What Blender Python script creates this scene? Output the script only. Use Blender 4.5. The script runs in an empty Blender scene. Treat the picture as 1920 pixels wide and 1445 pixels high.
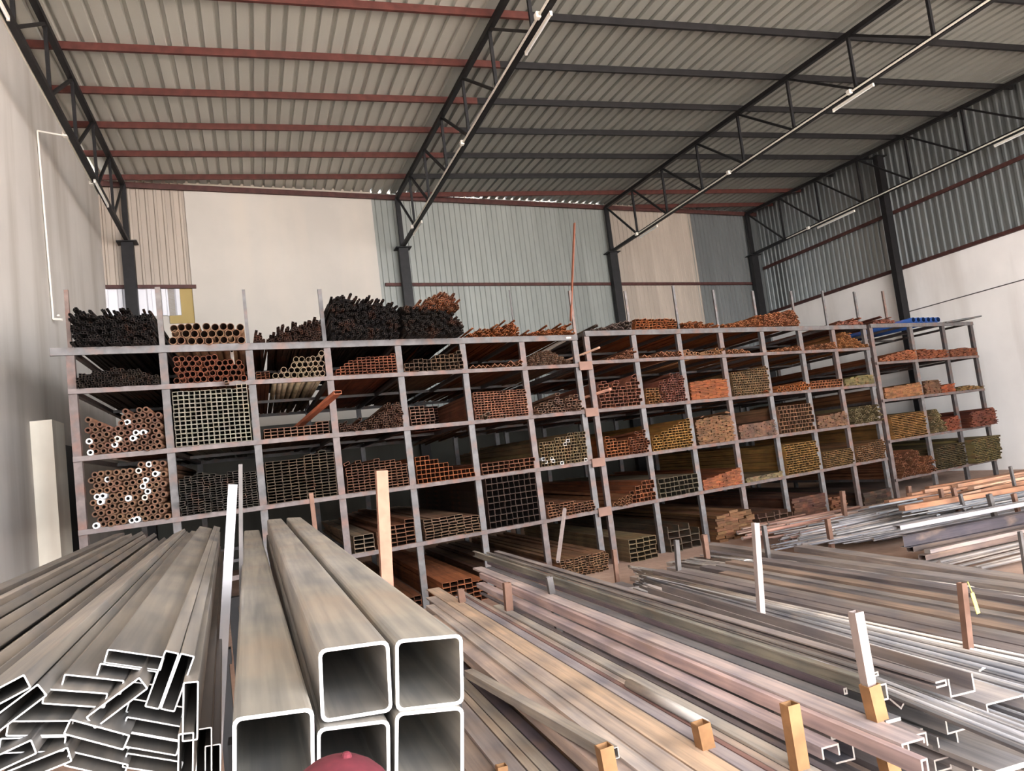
import bpy, bmesh, math, random
from mathutils import Vector, Matrix
C = bpy.context.scene
COL = C.collection
R = random.Random(7)

# ------------------------------------------------------------------ camera, light, exposure
HC = 2.2                                   # camera height above the floor
FPX, YAW, PITCH, ROLL = 1471.6, 0.32452, 0.08810, -0.12273
def cam_axes():
    cy, sy, cp, sp = math.cos(YAW), math.sin(YAW), math.cos(PITCH), math.sin(PITCH)
    f = Vector((sy*cp, cy*cp, sp)); r = Vector((cy, -sy, 0)); u = r.cross(f)
    cr, sr = math.cos(ROLL), math.sin(ROLL)
    return r*cr + u*sr, -r*sr + u*cr, f
CR, CU, CF = cam_axes()
cd = bpy.data.cameras.new('camera'); cam = bpy.data.objects.new('camera', cd); COL.objects.link(cam)
cd.sensor_width = 36; cd.lens = 36*FPX/1920; cd.clip_start = 0.05; cd.clip_end = 300
m = Matrix((CR, CU, -CF)).transposed().to_4x4(); m.translation = (0, 0, HC)
cam.matrix_world = m
C.camera = cam

W = bpy.data.worlds.new('world'); C.world = W; W.use_nodes = True
bg = W.node_tree.nodes['Background']; bg.inputs[0].default_value = (0.93, 0.98, 1.05, 1); bg.inputs[1].default_value = 6.0
sd = bpy.data.lights.new('sun', 'SUN'); sd.energy = 34.0; sd.angle = 0.02; sd.color = (1.0, 1.0, 1.0)
so = bpy.data.objects.new('sun', sd); COL.objects.link(so); so.location = (5, -20, 20)
so.rotation_euler = Vector((0.12, 0.5, -0.86)).to_track_quat('-Z', 'Y').to_euler()    # lights the apron in front, reaches only the first metres of floor
ld = bpy.data.lights.new('door_portal', 'AREA'); ld.shape = 'RECTANGLE'; ld.size = 24.6; ld.size_y = 10.2
ld.cycles.is_portal = True
lo = bpy.data.objects.new('door_portal', ld); COL.objects.link(lo)
lo.location = (8.9, -9.0, 5.2); lo.rotation_euler = (math.radians(90), 0, 0)     # faces +Y, into the shed
C.view_settings.view_transform = 'Standard'; C.view_settings.look = 'None'
C.view_settings.gamma = 1; C.view_settings.use_curve_mapping = False
C.view_settings.exposure = 1.85
C.cycles.max_bounces = 8; C.cycles.diffuse_bounces = 5; C.cycles.glossy_bounces = 3
C.cycles.caustics_reflective = False; C.cycles.caustics_refractive = False
C.cycles.sample_clamp_indirect = 6

# ------------------------------------------------------------------ pixel helpers (photo frame 1920 x 1445)
def ray(x, y): return CR*((x-960)/FPX) - CU*((y-722.5)/FPX) + CF
EYE = Vector((0, 0, HC))
def on_z(x, y, z): d = ray(x, y); return EYE + d*((z-HC)/d.z)
def on_y(x, y, Y): d = ray(x, y); return EYE + d*(Y/d.y)
def on_x(x, y, X): d = ray(x, y); return EYE + d*(X/d.x)
def depth(p): return (p-EYE).dot(CF)
def proj(p):
    d = p-EYE; k = d.dot(CF); return 960+FPX*d.dot(CR)/k, 722.5-FPX*d.dot(CU)/k

# ------------------------------------------------------------------ materials
def srgb(r, g, b):
    f = lambda c: (c/255/12.92) if c <= 10 else ((c/255+0.055)/1.055)**2.4
    return (f(r), f(g), f(b))
MATS = {}
def nodes_of(name):
    m = bpy.data.materials.new(name); m.use_nodes = True
    nt = m.node_tree; return m, nt, nt.nodes['Principled BSDF']
def N(nt, t, **kw):
    n = nt.nodes.new(t)
    for k, v in kw.items(): setattr(n, k, v)
    return n
def mix(nt, mode, fac, a, b):
    n = N(nt, 'ShaderNodeMix', data_type='RGBA', blend_type=mode)
    for i, v in ((0, fac), (6, a), (7, b)):
        if isinstance(v, bpy.types.NodeSocket): nt.links.new(v, n.inputs[i])
        else: n.inputs[i].default_value = v if i == 0 else (*v, 1)
    return n.outputs[2]
def noise(nt, scale, detail=4, stretch=(1, 1, 1), coord='Object'):
    tc = N(nt, 'ShaderNodeTexCoord'); mp = N(nt, 'ShaderNodeMapping'); mp.inputs['Scale'].default_value = stretch
    nt.links.new(tc.outputs[coord], mp.inputs[0]); n = N(nt, 'ShaderNodeTexNoise')
    n.inputs['Scale'].default_value = scale; n.inputs['Detail'].default_value = detail
    nt.links.new(mp.outputs[0], n.inputs['Vector']); return n.outputs['Fac']
def ramp(nt, fac, stops):
    r = N(nt, 'ShaderNodeValToRGB'); e = r.color_ramp.elements
    while len(e) < len(stops): e.new(0.5)
    for el, (p, c) in zip(e, stops): el.position = p; el.color = (*c, 1) if len(c) == 3 else c
    nt.links.new(fac, r.inputs[0]); return r.outputs[0]
def bump(nt, bs, fac, strength=0.3, dist=0.02):
    b = N(nt, 'ShaderNodeBump'); b.inputs['Strength'].default_value = strength; b.inputs['Distance'].default_value = dist
    nt.links.new(fac, b.inputs['Height']); nt.links.new(b.outputs[0], bs.inputs['Normal'])

def steel_material(name, rust, lo, hi, rough=0.6, metal=0.0, spec=0.4):
    """Bare stock: each object's own colour (or the tint stored on joined stock), streaked along its length with rust."""
    m, nt, bs = nodes_of(name)
    oi = N(nt, 'ShaderNodeObjectInfo'); at = N(nt, 'ShaderNodeAttribute'); at.attribute_name = 'tint'
    base = mix(nt, 'ADD', 1.0, oi.outputs['Color'], at.outputs['Color'])
    st = noise(nt, 9, 4, (1, 0.12, 1))
    v = ramp(nt, st, [(0.3, (lo,)*3), (0.7, (hi,)*3)])
    c = mix(nt, 'MULTIPLY', 1.0, base, v)
    c = mix(nt, 'MULTIPLY', 1.0, c, ramp(nt, noise(nt, 46, 3, (1, 0.03, 1)), [(0.32, (0.72, 0.73, 0.76)), (0.6, (1.08, 1.06, 1.04))]))   # drawing lines along the length
    c = mix(nt, 'MULTIPLY', 0.7, c, ramp(nt, noise(nt, 3.5, 6, (1, 0.6, 1)), [(0.36, (0.62, 0.66, 0.74)), (0.58, (1.1, 1.07, 1.02))]))   # mill scale patches
    rs = ramp(nt, noise(nt, 5, 5, (1, 0.5, 1)), [(0.55, (0, 0, 0)), (0.72, (1, 1, 1))])
    mul = N(nt, 'ShaderNodeMath', operation='MULTIPLY'); mul.inputs[1].default_value = rust[3]; nt.links.new(rs, mul.inputs[0])
    c = mix(nt, 'MIX', mul.outputs[0], c, rust[:3])
    nt.links.new(c, bs.inputs['Base Color'])
    bs.inputs['Roughness'].default_value = rough; bs.inputs['Metallic'].default_value = metal
    bs.inputs['Specular IOR Level'].default_value = spec
    MATS[name] = m; return m
steel_material('stock', (*srgb(125, 72, 48), 0.35), 0.78, 1.25, 0.7, 0.0, 0.15)
steel_material('clean_stock', (*srgb(150, 122, 98), 0.3), 0.66, 1.22, 0.46, 0.1, 0.35)
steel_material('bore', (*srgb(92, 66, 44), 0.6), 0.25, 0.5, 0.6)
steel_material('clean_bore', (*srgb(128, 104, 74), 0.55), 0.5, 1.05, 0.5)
def plain(name, col, rough=0.6, metal=0.0, var=0.15, scale=6, stretch=(1, 1, 1), bmp=0.0):
    m, nt, bs = nodes_of(name)
    n = noise(nt, scale, 5, stretch)
    c = ramp(nt, n, [(0.3, tuple(v*(1-var) for v in col)), (0.7, tuple(min(1, v*(1+var)) for v in col))])
    nt.links.new(c, bs.inputs['Base Color']); bs.inputs['Roughness'].default_value = rough; bs.inputs['Metallic'].default_value = metal; bs.inputs['Specular IOR Level'].default_value = 0.25
    if bmp: bump(nt, bs, n, bmp)
    MATS[name] = m; return m
plain('cut_steel', srgb(196, 193, 190), 0.4, 0.1, 0.06)
plain('cut_dull', srgb(150, 140, 132), 0.5, 0.1, 0.1)
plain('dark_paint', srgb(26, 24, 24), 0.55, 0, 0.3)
plain('red_oxide', srgb(76, 40, 34), 0.6, 0, 0.25)
plain('brown_oxide', srgb(72, 44, 40), 0.6, 0, 0.3)
plain('rack_rust', srgb(120, 72, 54), 0.7, 0, 0.2)
plain('weld_tan', srgb(118, 90, 78), 0.7, 0, 0.15)
plain('pvc_white', srgb(225, 218, 206), 0.45, 0, 0.06)
plain('lamp_glass', srgb(240, 240, 238), 0.25, 0, 0.02)
plain('timber', srgb(190, 140, 100), 0.75, 0, 0.25, 8, (1, 0.1, 1))
plain('cap_cloth', srgb(84, 30, 38), 0.9, 0, 0.15, 60)
plain('shirt_cloth', srgb(70, 76, 92), 0.9, 0, 0.1, 30)
plain('skin', srgb(120, 82, 62), 0.6, 0, 0.08)
plain('hair', srgb(22, 18, 16), 0.7, 0, 0.2)
plain('dull_grey', srgb(86, 80, 77), 0.6, 0, 0.2, 8)
plain('yellow_tag', srgb(236, 214, 92), 0.6, 0, 0.05)
plain('strap_plastic', srgb(240, 240, 240), 0.5, 0, 0.03)
plain('blue_sheet', srgb(42, 70, 120), 0.5, 0, 0.15)
# rack paint: grey mill steel with oxide primer patches
m, nt, bs = nodes_of('rack_paint')
oi = N(nt, 'ShaderNodeObjectInfo')
n1 = noise(nt, 3.2, 6); n2 = noise(nt, 14, 4)
c = ramp(nt, n1, [(0.35, srgb(98, 93, 91)), (0.52, srgb(82, 77, 75)), (0.66, srgb(104, 80, 70))])
c = mix(nt, 'MULTIPLY', 0.6, c, ramp(nt, n2, [(0.3, (0.6, 0.6, 0.6)), (0.7, (1.2, 1.2, 1.2))]))
c = mix(nt, 'MULTIPLY', 1.0, c, oi.outputs['Color'])
nt.links.new(c, bs.inputs['Base Color']); bs.inputs['Roughness'].default_value = 0.6; MATS['rack_paint'] = m
# plaster
def plaster(name, col, dirt, amount, sc=0.6, grime=None):
    m, nt, bs = nodes_of(name)
    a = noise(nt, sc, 7); b = noise(nt, 7, 5); st = noise(nt, 1.1, 4, (1, 1, 0.12))
    c = ramp(nt, a, [(0.35, tuple(v*0.9 for v in col)), (0.65, col)])
    c = mix(nt, 'MIX', amount, c, mix(nt, 'MIX', ramp(nt, st, [(0.5, (0, 0, 0)), (0.8, (1, 1, 1))]), c, dirt))
    if grime:                                # soiled below an old paint line
        tc = N(nt, 'ShaderNodeTexCoord'); sx = N(nt, 'ShaderNodeSeparateXYZ'); nt.links.new(tc.outputs['Object'], sx.inputs[0])
        ad = N(nt, 'ShaderNodeMath', operation='MULTIPLY_ADD'); nt.links.new(a, ad.inputs[0]); ad.inputs[1].default_value = 0.8; nt.links.new(sx.outputs['Z'], ad.inputs[2])
        mr = N(nt, 'ShaderNodeMapRange'); mr.inputs['From Min'].default_value = grime[0]; mr.inputs['From Max'].default_value = grime[1]; mr.inputs['To Min'].default_value = 0.75; mr.inputs['To Max'].default_value = 0
        nt.links.new(ad.outputs[0], mr.inputs['Value']); c = mix(nt, 'MIX', mr.outputs[0], c, mix(nt, 'MULTIPLY', 1.0, c, (0.66, 0.66, 0.66)))
    nt.links.new(c, bs.inputs['Base Color']); bs.inputs['Roughness'].default_value = 0.9
    bump(nt, bs, b, 0.15, 0.01); MATS[name] = m
plaster('plaster_left', srgb(210, 203, 195), srgb(150, 138, 122), 0.7, 0.6, (-0.75, -0.45))
plaster('plaster_right', srgb(250, 244, 238), srgb(190, 178, 165), 0.5)
plaster('panel_cream', srgb(184, 177, 167), srgb(196, 184, 168), 0.5)
plaster('pillar_paint', srgb(226, 218, 202), srgb(170, 150, 130), 0.8, 2)
plaster('dark_masonry', srgb(74, 74, 68), srgb(48, 44, 40), 0.8)
# corrugated sheets
def sheet(name, col, rough, metal, var=0.12):
    m, nt, bs = nodes_of(name); oi = N(nt, 'ShaderNodeObjectInfo')
    a = noise(nt, 1.5, 6, (1, 0.2, 0.2)); c = ramp(nt, a, [(0.3, tuple(v*(1-var*1.6) for v in col)), (0.7, col)])
    rv = N(nt, 'ShaderNodeMapRange'); rv.inputs['To Min'].default_value = 1-var; rv.inputs['To Max'].default_value = 1+var*0.4
    nt.links.new(oi.outputs['Random'], rv.inputs['Value'])
    c = mix(nt, 'MULTIPLY', 1.0, c, rv.outputs[0])
    nt.links.new(c, bs.inputs['Base Color']); bs.inputs['Roughness'].default_value = rough; bs.inputs['Metallic'].default_value = metal
    MATS[name] = m
sheet('roof_zinc', srgb(150, 151, 144), 0.6, 0.15, 0.06)
sheet('roof_pale', srgb(192, 191, 182), 0.6, 0.1, 0.06)
sheet('clad_grey', srgb(146, 148, 142), 0.5, 0.2)
sheet('clad_beige', srgb(170, 156, 142), 0.6, 0.1)
sheet('clad_zinc', srgb(150, 152, 150), 0.34, 0.65)
sheet('clad_white', srgb(226, 224, 228), 0.5, 0.0)
sheet('mustard_board', srgb(158, 136, 84), 0.8, 0.0)
# floor
m, nt, bs = nodes_of('concrete')
a = noise(nt, 0.5, 8, coord='Object'); b = noise(nt, 9, 6)
c = ramp(nt, a, [(0.3, srgb(146, 132, 122)), (0.55, srgb(168, 156, 147)), (0.75, srgb(186, 176, 166))])
sx = N(nt, 'ShaderNodeSeparateXYZ'); tc = N(nt, 'ShaderNodeTexCoord'); nt.links.new(tc.outputs['Object'], sx.inputs[0])
mr = N(nt, 'ShaderNodeMapRange'); mr.inputs['From Min'].default_value = 0; mr.inputs['From Max'].default_value = 6; nt.links.new(sx.outputs['Y'], mr.inputs['Value'])
dust = ramp(nt, a, [(0.3, srgb(146, 114, 98)), (0.6, srgb(182, 150, 130)), (0.75, srgb(204, 180, 156))])
c = mix(nt, 'MIX', mr.outputs[0], c, dust)     # rust dust trodden into the floor indoors
c = mix(nt, 'MULTIPLY', 0.5, c, ramp(nt, b, [(0.3, (0.6, 0.6, 0.6)), (0.7, (1.1, 1.1, 1.1))]))
nt.links.new(c, bs.inputs['Base Color']); bs.inputs['Roughness'].default_value = 0.9; bump(nt, bs, b, 0.3, 0.01); MATS['concrete'] = m

# ------------------------------------------------------------------ object helpers
def link(name, me, mats, parent=None, color=None):
    o = bpy.data.objects.new(name, me); COL.objects.link(o)
    if mats is not None and not me.materials:
        for k in ([mats] if isinstance(mats, str) else mats): me.materials.append(MATS[k])
    if parent is not None: o.parent = parent
    if color: o.color = (*color, 1)
    return o
def tag(o, label=None, cat=None, group=None, kind=None):
    if label: o['label'] = label
    if cat: o['category'] = cat
    if group: o['group'] = group
    if kind: o['kind'] = kind
    return o
def empty(name, loc=(0, 0, 0)):
    o = bpy.data.objects.new(name, None); COL.objects.link(o); o.location = loc; o.empty_display_size = 0.1; return o
def place(o, p, parent):                     # world point for a child of an unrotated Empty
    o.location = Vector(p) - (parent.location if parent else Vector())
    return o
def axes(ydir, roll=0.0):
    """Matrix whose Y runs along ydir, X level, then rolled by `roll` (positive = right side down)."""
    y = Vector(ydir).normalized(); up = Vector((0, 0, 1))
    if abs(y.z) > 0.98: up = Vector((0, -1, 0))
    x = y.cross(up).normalized(); z = x.cross(y)
    c, s = math.cos(roll), math.sin(roll)
    return Matrix((x*c - z*s, y, x*s + z*c)).transposed()
CACHE = {}
def mesh(key, verts, faces, fm=None):
    me = bpy.data.meshes.new(key if isinstance(key, str) else key[0]); me.from_pydata(verts, [], faces)
    if fm: me.polygons.foreach_set('material_index', fm)
    me.update(); return me
def rrect(w, h, r, n=3):
    """Rectangle, corners rounded, bottom centre at the origin (x, z)."""
    if r <= 0: return [(-w/2, 0), (w/2, 0), (w/2, h), (-w/2, h)]
    out = []
    for cx, cz, a0 in ((w/2-r, r, -90), (w/2-r, h-r, 0), (-w/2+r, h-r, 90), (-w/2+r, r, 180)):
        for k in range(n+1):
            a = math.radians(a0 + 90*k/n); out.append((cx+r*math.cos(a), cz+r*math.sin(a)))
    return out
def tube_geo(kind, w, h, t, L, hi=False):
    """(verts, faces, material index per face) of a length of stock: near end at y=0, far end at y=L, bottom on z=0."""
    hollow = kind in ('pipe', 'rect')
    if kind == 'pipe':
        n = 20 if hi else 12
        outer = [(w/2*math.cos(2*math.pi*k/n), w/2+w/2*math.sin(2*math.pi*k/n)) for k in range(n)]
        inner = [(x*(1-2*t/w), w/2+(z-w/2)*(1-2*t/w)) for x, z in outer]
    elif kind == 'rect':
        r = min(w, h)*0.1 if hi else 0
        outer = rrect(w, h, r, 3); inner = [(x, z+t) for x, z in rrect(w-2*t, h-2*t, max(r-t*0.6, 0.002) if hi else 0, 3)]
    elif kind == 'flat': outer = rrect(w, h, 0)
    elif kind == 'rod':
        n = 8; outer = [(w/2*math.cos(2*math.pi*k/n), w/2+w/2*math.sin(2*math.pi*k/n)) for k in range(n)]
    elif kind == 'angle': outer = [(-w/2, 0), (w/2, 0), (w/2, t), (-w/2+t, t), (-w/2+t, h), (-w/2, h)]
    elif kind == 'vee':   # angle bar standing on its corner, open side up
        a = w/2; outer = [(0, 0), (a, a), (a-t*.7, a+t*.7), (0, t*1.41), (-a+t*.7, a+t*.7), (-a, a)]
    elif kind == 'roof':  # angle bar lying with the corner up
        a = w/2; outer = [(0, a+t*.7), (-a, t*.7), (-a+t*.7, 0), (0, a-t*.7), (a-t*.7, 0), (a, t*.7)]
    elif kind == 'chan_up':   # channel, open side up
        outer = [(-w/2, 0), (w/2, 0), (w/2, h), (w/2-t, h), (w/2-t, t), (-w/2+t, t), (-w/2+t, h), (-w/2, h)]
    elif kind == 'chan_down':
        outer = [(-w/2, 0), (-w/2+t, 0), (-w/2+t, h-t), (w/2-t, h-t), (w/2-t, 0), (w/2, 0), (w/2, h), (-w/2, h)]
    elif kind == 'chan_side':  # channel on its flange edges, web away (+x), open to the left
        outer = [(-w/2, 0), (w/2, 0), (w/2, h), (-w/2, h), (-w/2, h-t), (w/2-t, h-t), (w/2-t, t), (-w/2, t)]
    elif kind == 'ibeam':
        a = t*0.7; outer = [(-w/2, 0), (w/2, 0), (w/2, t), (a/2, t), (a/2, h-t), (w/2, h-t), (w/2, h), (-w/2, h), (-w/2, h-t), (-a/2, h-t), (-a/2, t), (-w/2, t)]
    n = len(outer)
    v = [(x, 0, z) for x, z in outer] + [(x, L, z) for x, z in outer]; f = []; fm = []
    for k in range(n): j = (k+1) % n; f.append((k, j, n+j, n+k)); fm.append(0)
    if hollow:
        b = len(v); v += [(x, 0, z) for x, z in inner] + [(x, L, z) for x, z in inner]
        for k in range(n):
            j = (k+1) % n
            f.append((b+j, b+k, b+n+k, b+n+j)); fm.append(2)
            f.append((j, k, b+k, b+j)); fm.append(1)
            f.append((n+k, n+j, b+n+j, b+n+k)); fm.append(1)
    else:
        f.append(tuple(range(n))[::-1]); fm.append(1); f.append(tuple(range(n, 2*n))); fm.append(1)
    return v, f, fm
def tube_mesh(kind, w, h, t, L, hi, mats, nm):
    k = (nm, kind, round(w, 4), round(h, 4), round(t, 4), round(L, 2), hi, mats)
    if k not in CACHE:
        v, f, fm = tube_geo(kind, w, h, t, L, hi); me = mesh(nm, v, f, fm)
        for q in mats: me.materials.append(MATS[q])
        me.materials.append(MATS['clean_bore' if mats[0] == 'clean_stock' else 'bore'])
        if kind in ('pipe', 'rod') or hi:
            for p in me.polygons: p.use_smooth = False
            if kind in ('pipe', 'rod'):
                me.polygons.foreach_set('use_smooth', [i == 0 for i in fm])
        CACHE[k] = me
    return CACHE[k]
def box_mesh(sx, sy, sz, nm='box', bev=0.0):
    k = (nm, round(sx, 4), round(sy, 4), round(sz, 4), bev)
    if k not in CACHE:
        bm = bmesh.new(); bmesh.ops.create_cube(bm, size=1)
        for q in bm.verts: q.co = Vector((q.co.x*sx, q.co.y*sy, q.co.z*sz))
        if bev: bmesh.ops.bevel(bm, geom=list(bm.edges), offset=bev, segments=1, affect='EDGES')
        me = bpy.data.meshes.new(nm); bm.to_mesh(me); bm.free(); CACHE[k] = me
    return CACHE[k]
def beam(name, p, q, w, h, mat, parent=None, kind='rect', t=0.006, color=None, roll=0.0):
    """A straight member from p to q, section w x h, its axis through p and q."""
    p, q = Vector(p), Vector(q); L = (q-p).length
    key = ('beam', kind, round(w, 4), round(h, 4), round(L, 3), mat)
    if key not in CACHE:
        v, f, fm = tube_geo(kind, w, h, t, L); v = [(x, y, z-h/2) for x, y, z in v]
        me = mesh(name, v, f); me.materials.append(MATS[mat]); CACHE[key] = me
    o = bpy.data.objects.new(name, CACHE[key]); COL.objects.link(o)
    M = axes(q-p, roll).to_4x4(); M.translation = p - (parent.location if parent else Vector())
    if parent: o.parent = parent
    o.matrix_local = M
    if color: o.color = (*color, 1)
    return o

# ------------------------------------------------------------------ the shed
XL, XR = -3.4, 20.95                       # inner faces of the side walls
def wall_y(x): return 23.15 + (x+2.75)*math.tan(math.radians(10.4))      # back wall runs askew
def chord_z(Y): return HC + 8.27 + 0.036*(Y-13)                           # truss top chord
def roof_z(Y): return chord_z(Y) + 0.20
Y0 = -9.0                                   # open front
fl = link('floor', mesh('floor', [(-30, -40, 0), (60, -40, 0), (60, 40, 0), (-30, 40, 0)], [(0, 1, 2, 3)]), 'concrete'); tag(fl, kind='structure')

def corrugated(name, L, width, pitch, hgt, mat, parent, p, xdir, ydir, nrm, rib=0.35):
    """Trapezoidal sheet: ribs run along ydir, width along xdir, ribs raised along nrm."""
    k = ('corr', name, round(L, 2), round(width, 2), pitch, hgt, mat, rib)
    if k not in CACHE:
        n = max(1, round(width/pitch)); pr = []
        for i in range(n):
            a = i*pitch
            pr += [(a, 0), (a+pitch*(1-rib)*0.9, 0), (a+pitch*(1-rib)*0.9+pitch*0.1, hgt), (a+pitch*0.94, hgt)]
        pr.append((n*pitch, 0)); v = []; f = []
        for x, z in pr: v += [(x, 0, z), (x, L, z)]
        for i in range(len(pr)-1): f.append((2*i, 2*i+2, 2*i+3, 2*i+1))
        me = mesh(name, v, f); me.materials.append(MATS[mat]); CACHE[k] = me
    o = bpy.data.objects.new(name, CACHE[k]); COL.objects.link(o); o.parent = parent
    M = Matrix((Vector(xdir).normalized(), Vector(ydir).normalized(), Vector(nrm).normalized())).transposed().to_4x4()
    M.translation = Vector(p) - parent.location; o.matrix_local = M
    return o

ceil = tag(empty('ceiling'), kind='structure')
rd = Vector((0, 1, 0.036)).normalized(); rn = Vector((0, -0.036, 1)).normalized()
x = XL-0.1
while x < XR+0.2:
    L = (wall_y(x+1.2)+0.35-Y0)/rd.y
    corrugated('roof_sheet', L, 1.2, 0.3, 0.065, 'roof_pale' if x < 4.4 else 'roof_zinc', ceil, (x, Y0, roof_z(Y0)), (1, 0, 0), rd, rn, 0.27)
    x += 1.2
TX = [-2.75, 5.07, 13.2, 20.3]              # truss lines
PY = [-8.6, -6.7, -4.9, -3.0, -1.2, 0.6, 2.4, 4.2, 6.05, 7.9, 9.75, 11.6, 13.45, 15.45, 17.3, 19.1, 20.9, 22.66, 24.45, 26.2]
for Y in PY:
    for i, (a, b) in enumerate(((XL, TX[1]), (TX[1], TX[2]), (TX[2], XR))):
        if wall_y(b) < Y+0.05: continue
        a2 = a
        if wall_y(a) < Y+0.1: a2 = -2.75 + (Y+0.15-23.15)/math.tan(math.radians(10.4))
        z = chord_z(Y)+0.125
        mt = 'red_oxide' if (i == 0 or Y > 23.5) else 'dark_paint'
        if i == 0 and Y < 22: 
            beam('purlin', (a2, Y, z), (b+0.75, Y, z), 0.065, 0.145, mt, ceil)
        elif i == 1: beam('purlin', (max(a2, b-8.13)+(0.75 if Y < 22 else 0), Y, z), (b, Y, z), 0.065, 0.145, mt, ceil)
        else: beam('purlin', (a2, Y, z), (b, Y, z), 0.065, 0.145, mt, ceil)

# back wall: bays of different cladding
wd = Vector((math.cos(math.radians(10.4)), math.sin(math.radians(10.4)), 0)); wn = Vector((wd.y, -wd.x, 0))
wb = tag(empty('wall_back'), kind='structure')
def wpt(x, z, off=0.0): return Vector((x, wall_y(x), z)) + wn*off
def xw(px, py):                             # x where a pixel's ray meets the back wall
    d = ray(px, py); k = math.tan(math.radians(10.4))
    return d.x*((23.15+2.75*k)/(d.y - d.x*k))
XA, XB, XC, XD = xw(352, 450), xw(704, 460), xw(1145, 480), xw(1300, 480)
def zw(px, py): d = ray(px, py); k = math.tan(math.radians(10.4)); return HC + d.z*(23.15+2.75*k)/(d.y-d.x*k)
ZG, ZG2, ZW0, ZW1 = zw(270, 539), zw(930, 534), zw(300, 592), zw(330, 606)      # girt heights, foot of the pale sheets
def clad(x0, x1, z0, z1, mat, pitch, hgt, width=1.0, rib=0.35, gap=False):
    x = x0
    while x < x1-0.02:
        w = min(width, (x1-x)/wd.x)
        w = max(pitch, round(w/pitch)*pitch)
        zt = z1 if z1 else roof_z(wall_y(x+w*wd.x/2))+(0.09 if not gap or x > 12.2 else 0.0)
        corrugated('cladding_sheet', zt-z0, w, pitch, hgt, mat, wb, wpt(x, z0), wd, (0, 0, 1), wn, rib)
        x += w*wd.x
clad(XL-0.3, XA, ZG, None, 'clad_beige', 0.22, 0.035)
clad(XL-0.3, xw(326, 570), ZW0, ZG, 'clad_white', 0.36, 0.05, 0.72)
clad(XB, XC, 3.0, None, 'clad_grey', 0.2, 0.03, gap=True)
clad(XC, XD, 3.0, None, 'clad_beige', 0.2, 0.025)
clad(XD, XR+0.4, 3.0, None, 'clad_zinc', 0.2, 0.04)
def wall_box(name, x0, x1, z0, z1, off, th, mat, parent):
    a, b = wpt(x0, z0, off), wpt(x1, z0, off); e = -wn*th; up = Vector((0, 0, z1-z0))
    v = [a, b, b+e, a+e]; v += [q+up for q in v]; v = [q-parent.location for q in v]
    return link(name, mesh(name, [tuple(q) for q in v], [(0, 3, 2, 1), (4, 5, 6, 7), (0, 1, 5, 4), (1, 2, 6, 5), (2, 3, 7, 6), (3, 0, 4, 7)]), mat, parent)
wall_box('masonry', XL-0.4, XR+0.5, 0, 3.9, 0.08, 0.3, 'dark_masonry', wb)
wall_box('masonry', XL-0.4, XA, 3.0, ZG, -0.06, 0.2, 'panel_cream', wb)
wall_box('plaster_panel', XA, XB, 3.0, roof_z(wall_y(XB))+0.06, 0.06, 0.2, 'panel_cream', wb)
wall_box('board', xw(318, 590), XA+0.1, ZW1, ZG, 0.0, 0.03, 'mustard_board', wb)
for a, b, zz in ((XL, XA+0.1, ZG), (xw(720, 528), XC, ZG2), (XC, XR-0.6, ZG2)):
    beam('girt', wpt(a, zz, 0.09), wpt(b, zz, 0.09), 0.07, 0.10, 'brown_oxide', wb)
beam('eave_beam', wpt(XL, roof_z(wall_y(XL))-0.17, 0.14), wpt(XR, roof_z(wall_y(XR))-0.17, 0.14), 0.08, 0.15, 'brown_oxide', wb)

# left wall, right wall
def solid(name, lo_, hi_, mat, parent=None):
    lo_, hi_ = Vector(lo_), Vector(hi_); s = hi_-lo_
    o = link(name, box_mesh(s.x, s.y, s.z, name), mat, parent); return place(o, (lo_+hi_)/2, parent)
wl = tag(solid('wall_left', (XL-0.25, Y0, 0), (XL, wall_y(XL)+0.3, 10.9), 'plaster_left'), kind='structure')
wr = tag(empty('wall_right'), kind='structure')
solid('masonry', (XR, Y0, 0), (XR+0.25, wall_y(XR)+0.5, 6.72), 'plaster_right', wr)
y = Y0
while y < wall_y(XR):
    corrugated('cladding_sheet', roof_z(y+0.5)+0.05-6.6, 1.0, 0.25, 0.05, 'clad_zinc', wr, (XR+0.06, y+1.0, 6.6), (0, -1, 0), (0, 0, 1), (-1, 0, 0), 0.4)
    y += 1.0
for zz in (6.78, 8.67):
    beam('girt', (XR-0.05, Y0, zz), (XR-0.05, wall_y(XR)-0.2, zz), 0.08, 0.11, 'brown_oxide', wr)

# columns and trusses
def column(x, y, top, label, w=0.24):
    c = empty('steel_column', (x, y, 0)); tag(c, label, 'column', 'steel columns of the shed')
    s = beam('shaft', (x, y, 0), (x, y, top), w, w*0.8, 'dark_paint', c)
    o = link('cap_plate', box_mesh(w*1.7, w*1.4, 0.03, 'cap_plate'), 'dark_paint', c); o.location = (0, 0, top)
    return c
def truss(x, idx, label):
    yb = wall_y(x)-0.3; t = empty('roof_truss', (x, yb, 0)); tag(t, label, 'truss', None)
    zb = HC+7.03
    beam('top_chord', (x, Y0, chord_z(Y0)), (x, yb, chord_z(yb)), 0.11, 0.11, 'dark_paint', t)
    beam('bottom_chord', (x, Y0, zb), (x, yb, zb), 0.10, 0.10, 'dark_paint', t)
    beam('end_post', (x, yb, zb), (x, yb, chord_z(yb)), 0.14, 0.12, 'dark_paint', t)
    k = 0; yn = yb
    while yn > Y0+2.2:
        y2 = yn-2.1
        beam('web_post', (x, y2, zb), (x, y2, chord_z(y2)), 0.06, 0.06, 'dark_paint', t)
        beam('diagonal', (x, yn, chord_z(yn)), (x, y2, zb), 0.055, 0.055, 'dark_paint', t)
        yn = y2
    if idx < 4:
        column(x, yb, zb-0.05, ['black steel column in the left back corner behind the rack', 'black steel column beside the cream wall panel', 'black steel column between the grey and the beige cladding', 'black steel column in the right back corner'][idx], 0.3)
    return t
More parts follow.
